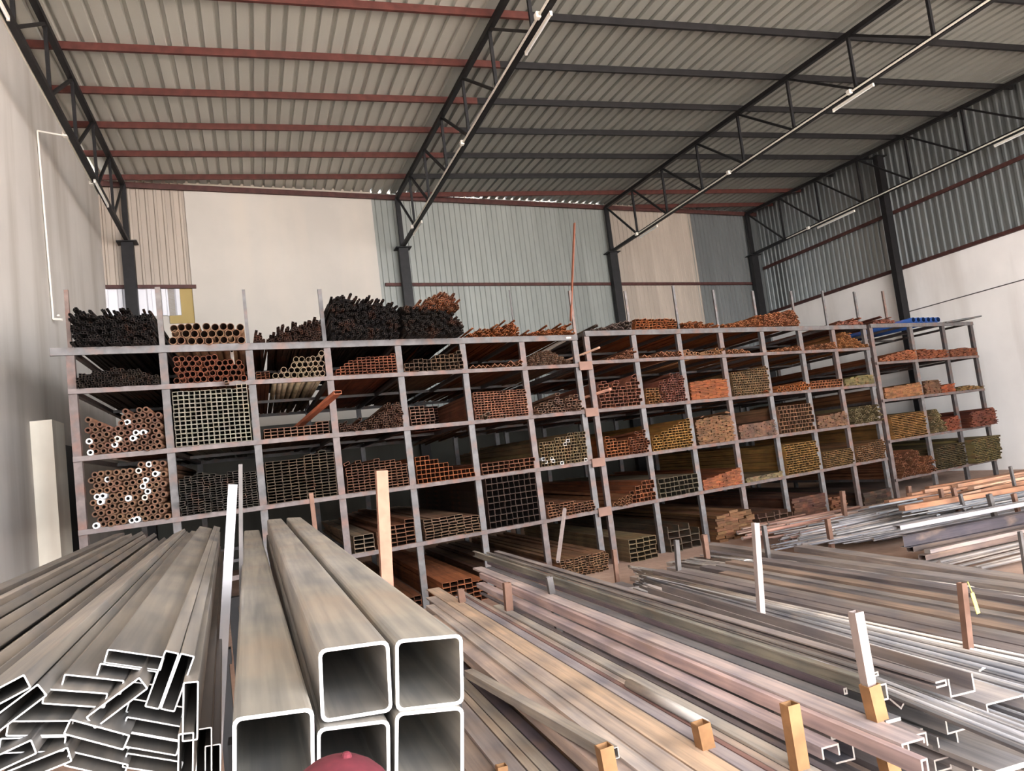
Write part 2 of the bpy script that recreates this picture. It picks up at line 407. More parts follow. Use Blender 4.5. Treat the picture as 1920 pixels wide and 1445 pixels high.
LT = ['dark roof truss along the left wall', 'dark roof truss with a white conduit, over the cream panel\'s edge', 'dark roof truss in mid shed with a hanging tube lamp', 'dark roof truss in front of the right cladding']
for i, xx in enumerate(TX): truss(xx, i, LT[i])
column(XR-0.3, 20.2, 10.6, 'black steel column standing against the right wall', 0.26)
column(XR-0.3, 10.2, 10.2, 'second black steel column along the right wall, out front', 0.26)

# conduits, tube lamps, junction boxes under the bottom chords
def conduit(x, y1, y2, label, rad=0.021):
    zb = HC+7.03-0.02; c = empty('conduit_pipe', (x-0.08, y2, zb)); tag(c, label, 'conduit')
    beam('pipe_run', (x-0.08, y1, zb), (x-0.08, y2, zb), rad*2, rad*2, 'pvc_white', c, 'rod')
    return c
def jbox(x, y, par):
    o = link('junction_box', box_mesh(0.09, 0.12, 0.10, 'junction_box', 0.01), 'pvc_white', par); return place(o, (x-0.09, y, HC+7.02), par)
def lamp(x, y, label, ln=1.25):
    z = HC+6.93; t = empty('tube_lamp', (x, y, z)); tag(t, label, 'lamp')
    o = link('batten', box_mesh(0.045, ln, 0.04, 'batten', 0.004), 'pvc_white', t); o.location = (0.03, 0, 0.0)
    q = beam('tube', (x+0.03, y-ln/2+0.03, z-0.04), (x+0.03, y+ln/2-0.03, z-0.04), 0.032, 0.032, 'lamp_glass', t, 'rod')
    for s in (-1, 1):
        e = link('socket', box_mesh(0.04, 0.03, 0.07, 'socket'), 'pvc_white', t); e.location = (0.03, s*(ln/2-0.015), -0.02)
    return t
CN = ['white conduit along the left wall truss', 'white conduit along the truss over the cream panel', 'white conduit along the mid shed truss', 'pale conduit along the truss by the right cladding']
JB = [[18.5, 16.0], [11.2, 16.2, 22.2], [13.3, 18.0, 23.6], [23.5]]
for i, xx in enumerate(TX):
    c = conduit(xx, Y0+1, wall_y(xx)-(2.6 if i else 4.0), CN[i])
    for yy in JB[i]: jbox(xx, yy, c)
def chord_y(px, py, i): return on_x(px, py, TX[i]).y
lamp(TX[0], 18.9, 'white tube lamp low on the left wall truss, near the back', 1.6)
lamp(TX[0], 11.3, 'white tube lamp on the left wall truss at the picture\'s left edge')
lamp(TX[1], 11.55, 'bright white tube lamp at the top, on the second truss from left')
lamp(TX[1], 22.0, 'small white tube lamp near the back end of the second truss')
lamp(TX[2], 13.35, 'white tube lamp hanging under the mid shed truss')
lamp(TX[2], 23.0, 'pale tube lamp at the back end of the mid shed truss')
lamp(TX[3], 22.2, 'pale tube lamp before the right cladding, near the corner', 1.9)
lamp(TX[3], 15.0, 'pale tube lamp before the right cladding, at the picture\'s right edge', 1.6)

# conduit with tap on the left wall, leaning pillar, cable on the right wall
a = on_x(70, 245, XL+0.03); b = on_x(100, 598, XL+0.03)
wp = empty('water_pipe', b); tag(wp, 'white plastic downpipe with a tap on the left wall', 'pipe')
beam('riser', b, a, 0.035, 0.035, 'pvc_white', wp, 'rod'); beam('elbow_run', a, a+Vector((0.55, 0.35, 0.03)), 0.035, 0.035, 'pvc_white', wp, 'rod')
beam('tap', b, b+Vector((0.16, -0.05, -0.03)), 0.045, 0.045, 'pvc_white', wp, 'rod')
o = link('tap_handle', box_mesh(0.05, 0.12, 0.03, 'tap_handle', 0.008), 'pvc_white', wp); o.location = (0.1, -0.02, 0.05)
pl = solid('wall_pillar', (XL, 14.5, 0), (XL+0.32, 15.35, HC+1.5), 'pillar_paint'); tag(pl, 'cream painted stub pillar against the left wall', 'pillar')
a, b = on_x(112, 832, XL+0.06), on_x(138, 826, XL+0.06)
db = solid('shade_panel', (XL+0.02, a.y, 0), (XL+0.07, a.y+1.5, a.z), 'dark_paint'); tag(db, 'dark panel added for the shade between the stub pillar and the rack', 'board')  # dark slab added in place of the shade on the wall here
a, b = on_x(1690, 588, XR-0.02), on_x(1905, 528, XR-0.02)
cb = beam('wall_cable', a, b+(b-a)*0.6, 0.03, 0.03, 'dull_grey', None, 'rod'); tag(cb, 'thin grey cable pipe running up the right wall', 'cable')

# ------------------------------------------------------------------ the racks
RA = 0.251878; P0 = Vector((6.064, 13.430, 0)); RU = Vector((math.cos(RA), math.sin(RA), 0))
def rp(s, z, dy=0.0): return P0 + RU*s + Vector((0, dy, z))
DEP = 5.6
GREY, PINK, TAN, DK = (1, 1, 1), (1.12, 0.92, 0.86), (1.35, 0.98, 0.82), (0.55, 0.52, 0.52)
def rack(name, posts, levels, label, ext, dark_posts=(), lastgap=0.0):
    s0 = posts[0]; r = empty('storage_rack', rp(s0, 0)); tag(r, label, 'rack')
    top = levels[-1]
    for i, s in enumerate(posts):
        col = DK if s in dark_posts else (GREY if i % 3 else PINK)
        beam('post', rp(s, 0), rp(s, top-0.02), 0.10, 0.09, 'rack_paint', r, color=col)
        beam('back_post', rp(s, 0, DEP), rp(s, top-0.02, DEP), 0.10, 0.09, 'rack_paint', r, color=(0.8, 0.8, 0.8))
        for lv in levels[1:]:
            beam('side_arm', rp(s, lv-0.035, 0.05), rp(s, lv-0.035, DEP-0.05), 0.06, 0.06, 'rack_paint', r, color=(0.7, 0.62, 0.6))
    for lv in levels[1:]:
        h = 0.10 if lv == top else 0.065
        e0, e1 = posts[0]-(0.22 if lv == top and s0 < -8 else 0.05), posts[-1]+0.05
        beam('shelf_beam', rp(e0, lv-h/2, -0.055), rp(e1, lv-h/2, -0.055), 0.05, h, 'rack_paint', r, color=PINK if lv != top else GREY)
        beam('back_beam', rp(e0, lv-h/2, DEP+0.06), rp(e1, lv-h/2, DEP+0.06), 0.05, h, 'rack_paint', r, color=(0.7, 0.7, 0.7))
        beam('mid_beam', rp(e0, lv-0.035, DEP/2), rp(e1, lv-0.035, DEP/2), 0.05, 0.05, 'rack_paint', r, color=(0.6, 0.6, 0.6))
    for s, zt, w, col in ext:
        beam('post_extension', rp(s, top, 0.02), rp(s, zt, 0.02), w, w, 'rack_paint', r, color=col)
    return r
LA = [0, 1.03, 1.93, 2.86, 3.73, 4.27]
LB = [0, 1.03, 1.94, 2.86, 3.77, 4.34]
LC = [0, 0.47, 1.43, 2.45, 3.39, 4.36]
PA = [-8.47, -7.36, -6.2, -5.03, -3.85, -2.66, -1.45, -0.26]
PB = [0.03, 1.2, 2.42, 3.66, 4.98, 6.3, 7.55, 8.82]
PC = [9.1, 10.88, 12.45, 13.95]
PE = (1.25, 1.2, 1.15)
ra = rack('a', PA, LA, 'grey steel pipe rack at left, seven bays wide', [(-8.47, 5.05, 0.05, TAN), (-7.36, 5.1, 0.07, PE), (-6.2, 5.08, 0.045, GREY), (-5.05, 5.1, 0.06, GREY), (-1.55, 5.13, 0.018, DK), (-0.2, 5.13, 0.05, TAN)])
rb = rack('b', PB, LB, 'grey steel bar rack in the middle, seven bays wide', [(1.17, 5.14, 0.04, PE), (2.5, 5.27, 0.045, GREY), (3.67, 5.19, 0.045, GREY), (4.93, 5.18, 0.05, GREY), (6.26, 5.19, 0.045, GREY), (7.44, 5.21, 0.045, GREY), (8.72, 5.2, 0.05, GREY)])
rc = rack('c', PC, LC, 'dark steel rack with lower shelves against the right wall', [(9.95, 5.23, 0.05, TAN)], (12.45, 13.95))
for lv in LA[1:5]:
    o = link('joint_plate', box_mesh(0.30, 0.02, 0.16, 'joint_plate', 0.004), 'weld_tan', ra); o.matrix_local = axes(Vector((-RU.y, RU.x, 0))).to_4x4(); place(o, rp(-0.11, lv-0.05, -0.10), ra)
def rack_px(x, y):
    d = ray(x, y); n = Vector((-RU.y, RU.x, 0)); return EYE + d*((P0-EYE).dot(n)/d.dot(n))
# slanting braces at the top of the joint
br = beam('brace_strip', rack_px(1070, 602), rack_px(1077, 418), 0.045, 0.02, 'rack_rust', None, 'flat'); tag(br, 'tall rusty strip standing up from the rack joint', 'bar')
# dark trestle beam at the rack's left foot with an open tube end
o = tag(beam('tube_stub', rp(-8.62, 1.02, -0.15), rp(-8.62, 1.02, 0.6), 0.10, 0.14, 'rack_paint', None, color=TAN), 'open tube stub sticking out beside the rack\'s left post', 'tube')

# ------------------------------------------------------------------ stock on the shelves
STOCK = []        # every length of stock on the racks and in the piles
NAME = {'pipe': 'steel_pipe', 'rod': 'steel_rod', 'flat': 'flat_bar', 'angle': 'angle_bar', 'vee': 'angle_bar', 'roof': 'angle_bar', 'chan_up': 'channel_bar', 'chan_down': 'channel_bar', 'chan_side': 'channel_bar', 'ibeam': 'steel_beam'}
CATS = {'steel_pipe': 'pipe', 'steel_rod': 'rod', 'flat_bar': 'bar', 'angle_bar': 'bar', 'channel_bar': 'bar', 'steel_beam': 'beam', 'square_tube': 'tube', 'rectangular_tube': 'tube', 'thin_tube': 'tube'}
def add(kind, w, h, t, L, near, hdg, pitch, roll, color, label, group, name=None, force=False, mats=('stock', 'stock'), hi=False, kindstuff=None):
    nm = name or NAME.get(kind) or ('square_tube' if abs(w-h) < 0.2*w else 'rectangular_tube')
    d = Vector((math.sin(hdg)*math.cos(pitch), math.cos(hdg)*math.cos(pitch), math.sin(pitch)))
    if mats[0] == 'clean_stock': g = sum(color)/3; color = tuple((q*0.8+g*0.2)*(0.64 if hi else 0.84) for q in color)
    STOCK.append(dict(kind=kind, w=w, h=h, t=t, L=L, near=Vector(near), d=d, roll=roll, color=color, label=label, group=group, name=nm, force=force, mats=mats, hi=hi))
ORD = ['first', 'second', 'third', 'fourth', 'fifth', 'sixth', 'seventh', 'eighth', 'ninth', 'tenth', 'eleventh', 'twelfth']
def nth(k): return ORD[k] if k < 12 else '%d%s' % (k+1, 'th' if k < 20 or (k+1) % 10 > 3 or (k+1) % 10 == 0 else ['st', 'nd', 'rd'][k % 10])
SHELF = ['floor level', 'lowest shelf', 'second shelf', 'third shelf', 'fourth shelf', 'top deck']
RK = {'A': (PA, LA, 'left rack'), 'B': (PB, LB, 'middle rack'), 'C': (PC, LC, 'right rack')}
COLN = {}
def tint(c, v=0.12):
    k = 1+R.uniform(-v, v); return tuple(max(0, min(1, q*k*(1+R.uniform(-v*0.25, v*0.25)))) for q in c)
def prof(hs, f):
    if len(hs) == 1: return hs[0]
    p = max(0, min(0.9999, f))*(len(hs)-1); i = int(p); return hs[i]+(hs[i+1]-hs[i])*(p-i)
def fill(rk, bay, lev, kind, w, h, hs, col, words, f0=0.0, f1=1.0, mess=0.0, t=None, name=None, out=0.0, L=5.9, pale=0.0, hex_=False, stray=0, gap=1.0, rec=0.0, zoff=0.0, up=2.2):
    """Stack stock in one compartment: columns (or close packed rows) up to the heights hs."""
    P, LV, rn_ = RK[rk]; s0, s1 = P[bay]+0.06, P[bay+1]-0.06
    s0, s1 = s0+(s1-s0)*f0, s0+(s1-s0)*f1
    z0 = LV[lev]+0.002+zoff
    where = '%s, %s bay, %s' % (SHELF[lev], ORD[bay], rn_)
    lab = '%s in the loose heap, %s' % (words, where)
    grp = 'stack of %s, %s' % (words, where)
    ordered = mess < 0.55
    if kind == 'flat' and lev > 0: w, h, mess = w*0.7, h*0.8, mess*0.4
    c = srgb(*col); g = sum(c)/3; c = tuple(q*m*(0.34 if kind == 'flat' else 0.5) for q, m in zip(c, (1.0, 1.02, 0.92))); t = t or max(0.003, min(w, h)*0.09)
    pitch_s = w*1.02*gap/math.cos(RA); n = max(1, int((s1-s0)/pitch_s)); off = ((s1-s0)-n*pitch_s)/2
    hp = h*1.02*(0.88 if hex_ else 1)*gap
    rows = int(max(hs)/hp)+1
    for r in range(rows):
        sh = 0.5 if (hex_ and r % 2) else 0.0
        for k in range(n if not sh else n-1):
            s = s0+off+pitch_s*(k+0.5+sh); f = (s-s0)/(s1-s0)
            if r > 0 and r*hp + h*0.6 > prof(hs, f)+R.uniform(-0.4, 0.4)*h*(0.3+mess): continue
            if prof(hs, f) < h*0.4: continue
            dz = R.uniform(-0.5, 0.5)*h*mess*0.6; ds = R.uniform(-0.5, 0.5)*w*mess*0.7
            cc = tint(c, 0.34 if kind == 'flat' else 0.18)
            if pale and R.random() < pale: cc = srgb(*R.choice([(225, 215, 205), (200, 186, 170), (240, 236, 230)]))
            p = rp(s+ds, z0+r*hp+max(0, dz), -0.10-out+R.uniform(-0.10, 0.06)*((0.3 if kind == 'flat' else 0.5)+mess*1.6)+rec)
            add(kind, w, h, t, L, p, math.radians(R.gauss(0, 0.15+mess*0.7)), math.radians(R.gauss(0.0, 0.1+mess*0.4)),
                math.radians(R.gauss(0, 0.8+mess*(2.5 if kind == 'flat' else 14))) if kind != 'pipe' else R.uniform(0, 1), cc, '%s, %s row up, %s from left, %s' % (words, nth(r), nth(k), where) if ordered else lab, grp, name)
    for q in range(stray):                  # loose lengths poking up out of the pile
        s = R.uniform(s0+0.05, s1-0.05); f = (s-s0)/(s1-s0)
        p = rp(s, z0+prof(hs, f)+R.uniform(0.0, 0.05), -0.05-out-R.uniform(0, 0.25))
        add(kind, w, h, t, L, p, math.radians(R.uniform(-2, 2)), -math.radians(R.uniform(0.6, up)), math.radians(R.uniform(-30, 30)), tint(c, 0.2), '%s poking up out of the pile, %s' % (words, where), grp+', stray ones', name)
# --- left rack
BLK, DBR, RST, ORG, COP, OLV, PNK = (58, 48, 46), (92, 64, 54), (140, 84, 62), (186, 108, 66), (152, 92, 70), (150, 124, 92), (168, 118, 100)
def rod_heap(*a, **k): fill(*a, name='thin_tube', **k)
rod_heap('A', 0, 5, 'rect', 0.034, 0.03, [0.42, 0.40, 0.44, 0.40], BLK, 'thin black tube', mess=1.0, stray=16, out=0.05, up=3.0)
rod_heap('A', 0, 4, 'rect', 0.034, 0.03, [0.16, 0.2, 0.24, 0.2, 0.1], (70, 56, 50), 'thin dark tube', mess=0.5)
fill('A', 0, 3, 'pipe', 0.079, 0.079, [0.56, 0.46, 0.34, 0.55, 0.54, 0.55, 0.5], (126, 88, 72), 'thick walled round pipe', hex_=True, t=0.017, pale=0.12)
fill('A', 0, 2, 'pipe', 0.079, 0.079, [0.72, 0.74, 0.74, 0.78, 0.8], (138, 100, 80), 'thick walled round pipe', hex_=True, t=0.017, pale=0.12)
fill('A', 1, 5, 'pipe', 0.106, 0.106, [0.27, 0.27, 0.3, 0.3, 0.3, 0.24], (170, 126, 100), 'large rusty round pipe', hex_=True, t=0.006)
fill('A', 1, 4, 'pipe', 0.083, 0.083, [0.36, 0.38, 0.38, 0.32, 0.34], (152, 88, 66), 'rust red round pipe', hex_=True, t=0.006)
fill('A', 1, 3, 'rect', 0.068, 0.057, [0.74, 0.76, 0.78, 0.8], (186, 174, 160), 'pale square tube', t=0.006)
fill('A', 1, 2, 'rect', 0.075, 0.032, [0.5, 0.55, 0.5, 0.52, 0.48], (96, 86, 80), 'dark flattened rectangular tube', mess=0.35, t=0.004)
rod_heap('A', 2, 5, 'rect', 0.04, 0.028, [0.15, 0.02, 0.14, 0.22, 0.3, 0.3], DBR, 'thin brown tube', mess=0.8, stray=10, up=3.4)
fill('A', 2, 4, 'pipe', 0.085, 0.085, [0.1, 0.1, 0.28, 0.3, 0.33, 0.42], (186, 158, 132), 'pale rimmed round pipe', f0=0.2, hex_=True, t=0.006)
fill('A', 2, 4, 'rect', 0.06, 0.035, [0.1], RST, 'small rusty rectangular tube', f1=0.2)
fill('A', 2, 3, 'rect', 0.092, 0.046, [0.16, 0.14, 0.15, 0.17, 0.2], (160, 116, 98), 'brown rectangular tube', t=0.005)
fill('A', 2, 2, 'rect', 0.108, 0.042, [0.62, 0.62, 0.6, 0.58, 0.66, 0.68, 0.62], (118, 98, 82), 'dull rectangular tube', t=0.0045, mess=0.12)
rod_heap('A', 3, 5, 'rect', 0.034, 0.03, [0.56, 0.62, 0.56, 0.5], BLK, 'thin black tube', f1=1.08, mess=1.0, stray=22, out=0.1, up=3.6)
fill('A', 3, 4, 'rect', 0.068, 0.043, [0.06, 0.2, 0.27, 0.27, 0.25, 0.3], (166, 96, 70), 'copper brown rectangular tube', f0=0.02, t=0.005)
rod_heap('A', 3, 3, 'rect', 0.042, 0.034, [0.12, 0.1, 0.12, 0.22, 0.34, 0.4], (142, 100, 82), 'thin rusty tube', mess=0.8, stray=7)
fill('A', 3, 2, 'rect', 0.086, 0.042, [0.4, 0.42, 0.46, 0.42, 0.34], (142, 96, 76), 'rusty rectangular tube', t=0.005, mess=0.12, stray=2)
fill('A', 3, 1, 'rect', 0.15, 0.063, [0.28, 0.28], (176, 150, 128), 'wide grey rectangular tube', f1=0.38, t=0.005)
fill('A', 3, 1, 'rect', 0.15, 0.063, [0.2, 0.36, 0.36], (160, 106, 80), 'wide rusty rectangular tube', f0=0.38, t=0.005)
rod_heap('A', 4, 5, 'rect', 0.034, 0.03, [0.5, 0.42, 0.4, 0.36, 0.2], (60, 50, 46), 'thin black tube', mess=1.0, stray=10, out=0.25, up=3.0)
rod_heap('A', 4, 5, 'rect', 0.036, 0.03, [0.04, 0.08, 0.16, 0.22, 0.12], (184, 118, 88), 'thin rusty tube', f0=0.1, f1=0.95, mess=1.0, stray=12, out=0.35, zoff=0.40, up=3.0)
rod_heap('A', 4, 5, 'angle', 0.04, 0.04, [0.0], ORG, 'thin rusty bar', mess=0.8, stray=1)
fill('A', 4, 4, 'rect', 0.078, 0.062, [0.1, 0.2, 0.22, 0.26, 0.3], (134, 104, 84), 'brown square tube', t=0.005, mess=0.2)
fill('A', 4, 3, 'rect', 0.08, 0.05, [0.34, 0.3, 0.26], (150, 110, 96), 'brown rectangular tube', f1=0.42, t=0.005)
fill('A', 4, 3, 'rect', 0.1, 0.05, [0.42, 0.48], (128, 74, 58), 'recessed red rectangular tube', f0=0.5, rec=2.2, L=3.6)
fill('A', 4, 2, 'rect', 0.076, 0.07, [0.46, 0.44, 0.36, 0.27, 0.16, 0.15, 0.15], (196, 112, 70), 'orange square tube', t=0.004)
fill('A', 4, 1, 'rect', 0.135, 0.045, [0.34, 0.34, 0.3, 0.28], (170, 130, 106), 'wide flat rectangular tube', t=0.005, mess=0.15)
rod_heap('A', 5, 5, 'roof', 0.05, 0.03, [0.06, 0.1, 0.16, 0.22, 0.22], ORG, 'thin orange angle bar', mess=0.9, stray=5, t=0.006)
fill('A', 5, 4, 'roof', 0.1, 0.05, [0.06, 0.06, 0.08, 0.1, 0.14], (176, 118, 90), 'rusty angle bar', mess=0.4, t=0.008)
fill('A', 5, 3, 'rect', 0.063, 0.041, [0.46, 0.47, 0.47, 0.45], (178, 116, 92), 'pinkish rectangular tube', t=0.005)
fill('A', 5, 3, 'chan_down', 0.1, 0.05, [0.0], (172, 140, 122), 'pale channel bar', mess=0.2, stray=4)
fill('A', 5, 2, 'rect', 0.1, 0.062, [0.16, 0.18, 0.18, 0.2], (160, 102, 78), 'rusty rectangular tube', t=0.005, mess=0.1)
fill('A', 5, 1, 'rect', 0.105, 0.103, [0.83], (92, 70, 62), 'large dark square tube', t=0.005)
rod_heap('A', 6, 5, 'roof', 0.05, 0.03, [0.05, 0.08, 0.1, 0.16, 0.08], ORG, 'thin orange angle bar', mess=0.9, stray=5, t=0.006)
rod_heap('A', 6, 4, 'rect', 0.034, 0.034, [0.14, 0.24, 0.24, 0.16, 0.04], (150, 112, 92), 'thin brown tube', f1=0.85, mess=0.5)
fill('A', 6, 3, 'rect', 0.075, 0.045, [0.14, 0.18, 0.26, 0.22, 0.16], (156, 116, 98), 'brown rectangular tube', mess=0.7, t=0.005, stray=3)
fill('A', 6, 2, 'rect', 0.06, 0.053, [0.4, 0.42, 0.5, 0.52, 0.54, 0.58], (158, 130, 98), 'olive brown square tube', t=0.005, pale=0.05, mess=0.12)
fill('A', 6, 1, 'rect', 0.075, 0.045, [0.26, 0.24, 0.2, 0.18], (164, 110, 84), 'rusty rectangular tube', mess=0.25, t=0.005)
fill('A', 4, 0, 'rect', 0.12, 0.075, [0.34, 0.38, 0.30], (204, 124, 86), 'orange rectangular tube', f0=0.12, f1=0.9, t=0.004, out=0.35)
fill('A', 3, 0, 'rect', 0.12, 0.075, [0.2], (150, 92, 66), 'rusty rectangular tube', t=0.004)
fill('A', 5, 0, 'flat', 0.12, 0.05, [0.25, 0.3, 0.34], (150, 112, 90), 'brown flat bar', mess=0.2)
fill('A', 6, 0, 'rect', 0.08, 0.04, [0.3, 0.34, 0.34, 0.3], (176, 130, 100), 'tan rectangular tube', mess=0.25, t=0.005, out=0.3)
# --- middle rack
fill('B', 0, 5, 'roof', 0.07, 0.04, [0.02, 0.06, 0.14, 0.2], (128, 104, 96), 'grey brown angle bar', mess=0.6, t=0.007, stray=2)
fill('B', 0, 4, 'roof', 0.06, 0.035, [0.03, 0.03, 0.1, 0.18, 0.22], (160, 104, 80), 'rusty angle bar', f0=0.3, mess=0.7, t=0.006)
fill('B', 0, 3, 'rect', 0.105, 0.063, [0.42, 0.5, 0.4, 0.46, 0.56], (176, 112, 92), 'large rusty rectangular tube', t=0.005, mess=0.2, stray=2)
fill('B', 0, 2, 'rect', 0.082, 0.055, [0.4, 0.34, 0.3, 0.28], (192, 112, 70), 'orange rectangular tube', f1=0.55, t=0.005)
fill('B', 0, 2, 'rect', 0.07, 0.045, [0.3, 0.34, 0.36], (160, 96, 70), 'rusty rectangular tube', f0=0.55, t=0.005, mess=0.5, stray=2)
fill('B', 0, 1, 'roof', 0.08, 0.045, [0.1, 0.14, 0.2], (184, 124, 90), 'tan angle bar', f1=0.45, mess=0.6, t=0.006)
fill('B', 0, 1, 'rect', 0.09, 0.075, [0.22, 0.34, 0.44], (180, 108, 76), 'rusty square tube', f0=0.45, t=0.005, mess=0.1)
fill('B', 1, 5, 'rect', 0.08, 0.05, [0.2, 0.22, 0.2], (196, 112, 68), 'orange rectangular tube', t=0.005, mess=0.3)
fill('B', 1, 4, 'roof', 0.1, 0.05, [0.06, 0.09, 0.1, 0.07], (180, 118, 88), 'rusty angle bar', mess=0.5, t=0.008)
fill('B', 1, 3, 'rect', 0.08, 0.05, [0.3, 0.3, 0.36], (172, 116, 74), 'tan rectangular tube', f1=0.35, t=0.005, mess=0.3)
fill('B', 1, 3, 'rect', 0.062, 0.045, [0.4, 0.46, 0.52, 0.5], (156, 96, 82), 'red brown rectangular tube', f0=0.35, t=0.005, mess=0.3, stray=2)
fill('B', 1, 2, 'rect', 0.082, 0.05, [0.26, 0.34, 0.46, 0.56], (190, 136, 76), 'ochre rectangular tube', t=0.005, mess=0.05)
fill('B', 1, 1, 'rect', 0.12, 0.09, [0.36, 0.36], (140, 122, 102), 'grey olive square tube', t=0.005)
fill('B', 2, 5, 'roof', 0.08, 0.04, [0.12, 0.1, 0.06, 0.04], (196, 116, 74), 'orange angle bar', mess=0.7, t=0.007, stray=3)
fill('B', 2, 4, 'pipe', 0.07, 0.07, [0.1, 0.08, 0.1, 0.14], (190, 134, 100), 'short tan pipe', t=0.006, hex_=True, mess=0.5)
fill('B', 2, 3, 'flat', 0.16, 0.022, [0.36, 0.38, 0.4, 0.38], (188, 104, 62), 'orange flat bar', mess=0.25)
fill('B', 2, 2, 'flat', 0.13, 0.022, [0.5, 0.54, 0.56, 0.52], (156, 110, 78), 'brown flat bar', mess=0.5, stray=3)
fill('B', 2, 1, 'flat', 0.15, 0.028, [0.2, 0.28, 0.34], (180, 104, 68), 'rusty flat bar', mess=0.2)
fill('B', 3, 5, 'roof', 0.07, 0.04, [0.06, 0.1, 0.16, 0.24], (190, 116, 76), 'orange angle bar', mess=0.5, t=0.007, stray=2)
fill('B', 3, 4, 'roof', 0.09, 0.045, [0.1, 0.1, 0.02], (188, 124, 90), 'rusty angle bar', f1=0.7, mess=0.5, t=0.008)
fill('B', 3, 3, 'rect', 0.055, 0.05, [0.5, 0.52, 0.54, 0.56, 0.6], (142, 110, 80), 'olive brown square tube', t=0.006)
fill('B', 3, 3, 'roof', 0.09, 0.04, [0.0], (190, 110, 68), 'orange angle bar', t=0.006, stray=2)
fill('B', 3, 2, 'flat', 0.12, 0.022, [0.3, 0.3, 0.34], (142, 104, 86), 'dull brown flat bar', mess=0.2)
fill('B', 3, 1, 'flat', 0.12, 0.025, [0.1, 0.1, 0.12], (150, 128, 96), 'olive flat bar', mess=0.2)
fill('B', 4, 5, 'roof', 0.075, 0.045, [0.26, 0.32, 0.34, 0.34], (180, 112, 80), 'rusty angle bar', mess=0.5, t=0.008)
fill('B', 4, 4, 'roof', 0.07, 0.04, [0.05, 0.06, 0.07], (180, 118, 86), 'rusty angle bar', mess=0.6, t=0.007)
fill('B', 4, 3, 'pipe', 0.07, 0.07, [0.1, 0.14, 0.16, 0.16], (200, 120, 74), 'orange pipe', t=0.006, hex_=True, mess=0.5)
fill('B', 4, 2, 'rect', 0.09, 0.085, [0.6, 0.6], (168, 122, 96), 'greenish rusty square tube', t=0.005)
fill('B', 4, 1, 'rect', 0.095, 0.05, [0.66, 0.68], (180, 132, 78), 'ochre rectangular tube', t=0.005, mess=0.05)
fill('B', 5, 4, 'roof', 0.07, 0.04, [0.08, 0.1, 0.14, 0.16], (180, 118, 86), 'rusty angle bar', mess=0.6, t=0.007)
fill('B', 5, 3, 'rect', 0.075, 0.06, [0.18, 0.18], (166, 102, 70), 'rusty square tube', t=0.007)
fill('B', 5, 2, 'flat', 0.12, 0.022, [0.28, 0.3, 0.34], (146, 104, 80), 'brown flat bar', mess=0.35)
fill('B', 5, 1, 'rect', 0.09, 0.04, [0.36, 0.36], (156, 116, 76), 'olive brown rectangular tube', t=0.005, mess=0.05)
fill('B', 6, 5, 'flat', 0.1, 0.03, [0.04, 0.08, 0.1, 0.06], (160, 96, 78), 'red brown flat bar', mess=0.8, stray=3)
fill('B', 6, 4, 'roof', 0.07, 0.04, [0.2, 0.42, 0.3, 0.14, 0.06], (184, 120, 78), 'orange brown angle bar', mess=0.3, t=0.007)
fill('B', 6, 3, 'flat', 0.14, 0.025, [0.16, 0.22, 0.24], (150, 130, 88), 'olive flat bar', mess=0.2)
fill('B', 6, 2, 'roof', 0.09, 0.05, [0.34, 0.4, 0.42], (146, 124, 92), 'olive angle bar', mess=0.7, t=0.009)
fill('B', 6, 1, 'rect', 0.075, 0.045, [0.36, 0.4, 0.46], (150, 108, 78), 'brown rectangular tube', t=0.006, mess=0.2)
fill('B', 0, 0, 'rect', 0.15, 0.08, [0.42, 0.42], (168, 138, 108), 'wide tan rectangular tube', t=0.006, out=0.2, f0=0.1, f1=0.8)
fill('B', 1, 0, 'chan_up', 0.25, 0.12, [0.5, 0.4], (116, 96, 82), 'wide dark channel bar', t=0.012, out=0.1, f1=0.8)
fill('B', 2, 0, 'flat', 0.2, 0.05, [0.5, 0.56, 0.5], (172, 118, 86), 'plank like flat bar', mess=0.3, out=0.2)
fill('B', 3, 0, 'chan_up', 0.2, 0.09, [0.4, 0.3], (130, 96, 82), 'brown channel bar', t=0.01, out=0.2)
fill('B', 4, 0, 'flat', 0.2, 0.05, [0.5, 0.5], (120, 78, 64), 'red brown flat bar', mess=0.1)
fill('B', 5, 0, 'flat', 0.1, 0.03, [0.36, 0.36], (150, 96, 70), 'rusty flat bar', mess=0.3, f1=0.5)
fill('B', 6, 0, 'flat', 0.2, 0.05, [0.3, 0.3], (100, 80, 70), 'dark flat bar', mess=0.1)
# --- right rack
fill('C', 0, 5, 'flat', 0.1, 0.03, [0.06, 0.1, 0.08], (150, 90, 74), 'red brown flat bar', mess=0.8, f1=0.55, stray=2)
fill('C', 0, 4, 'flat', 0.12, 0.026, [0.08, 0.16, 0.24, 0.26], (178, 104, 70), 'orange flat bar', mess=0.7)
fill('C', 1, 4, 'flat', 0.12, 0.026, [0.26, 0.22, 0.2], (164, 92, 64), 'rust red flat bar', mess=0.7)
fill('C', 2, 4, 'flat', 0.12, 0.026, [0.2, 0.24, 0.2], (146, 86, 62), 'rust brown flat bar', mess=0.3)
fill('C', 0, 3, 'flat', 0.2, 0.03, [0.26, 0.3, 0.34], (178, 120, 82), 'tan flat bar', mess=0.15)
fill('C', 1, 3, 'flat', 0.14, 0.026, [0.36, 0.36], (136, 96, 74), 'brown flat bar', f1=0.55, mess=0.4)
fill('C', 1, 3, 'flat', 0.14, 0.03, [0.18, 0.24], (180, 92, 58), 'red orange flat bar', f0=0.55, mess=0.4)
fill('C', 2, 3, 'flat', 0.14, 0.026, [0.1, 0.12, 0.06], (156, 118, 76), 'olive flat bar', mess=0.7)
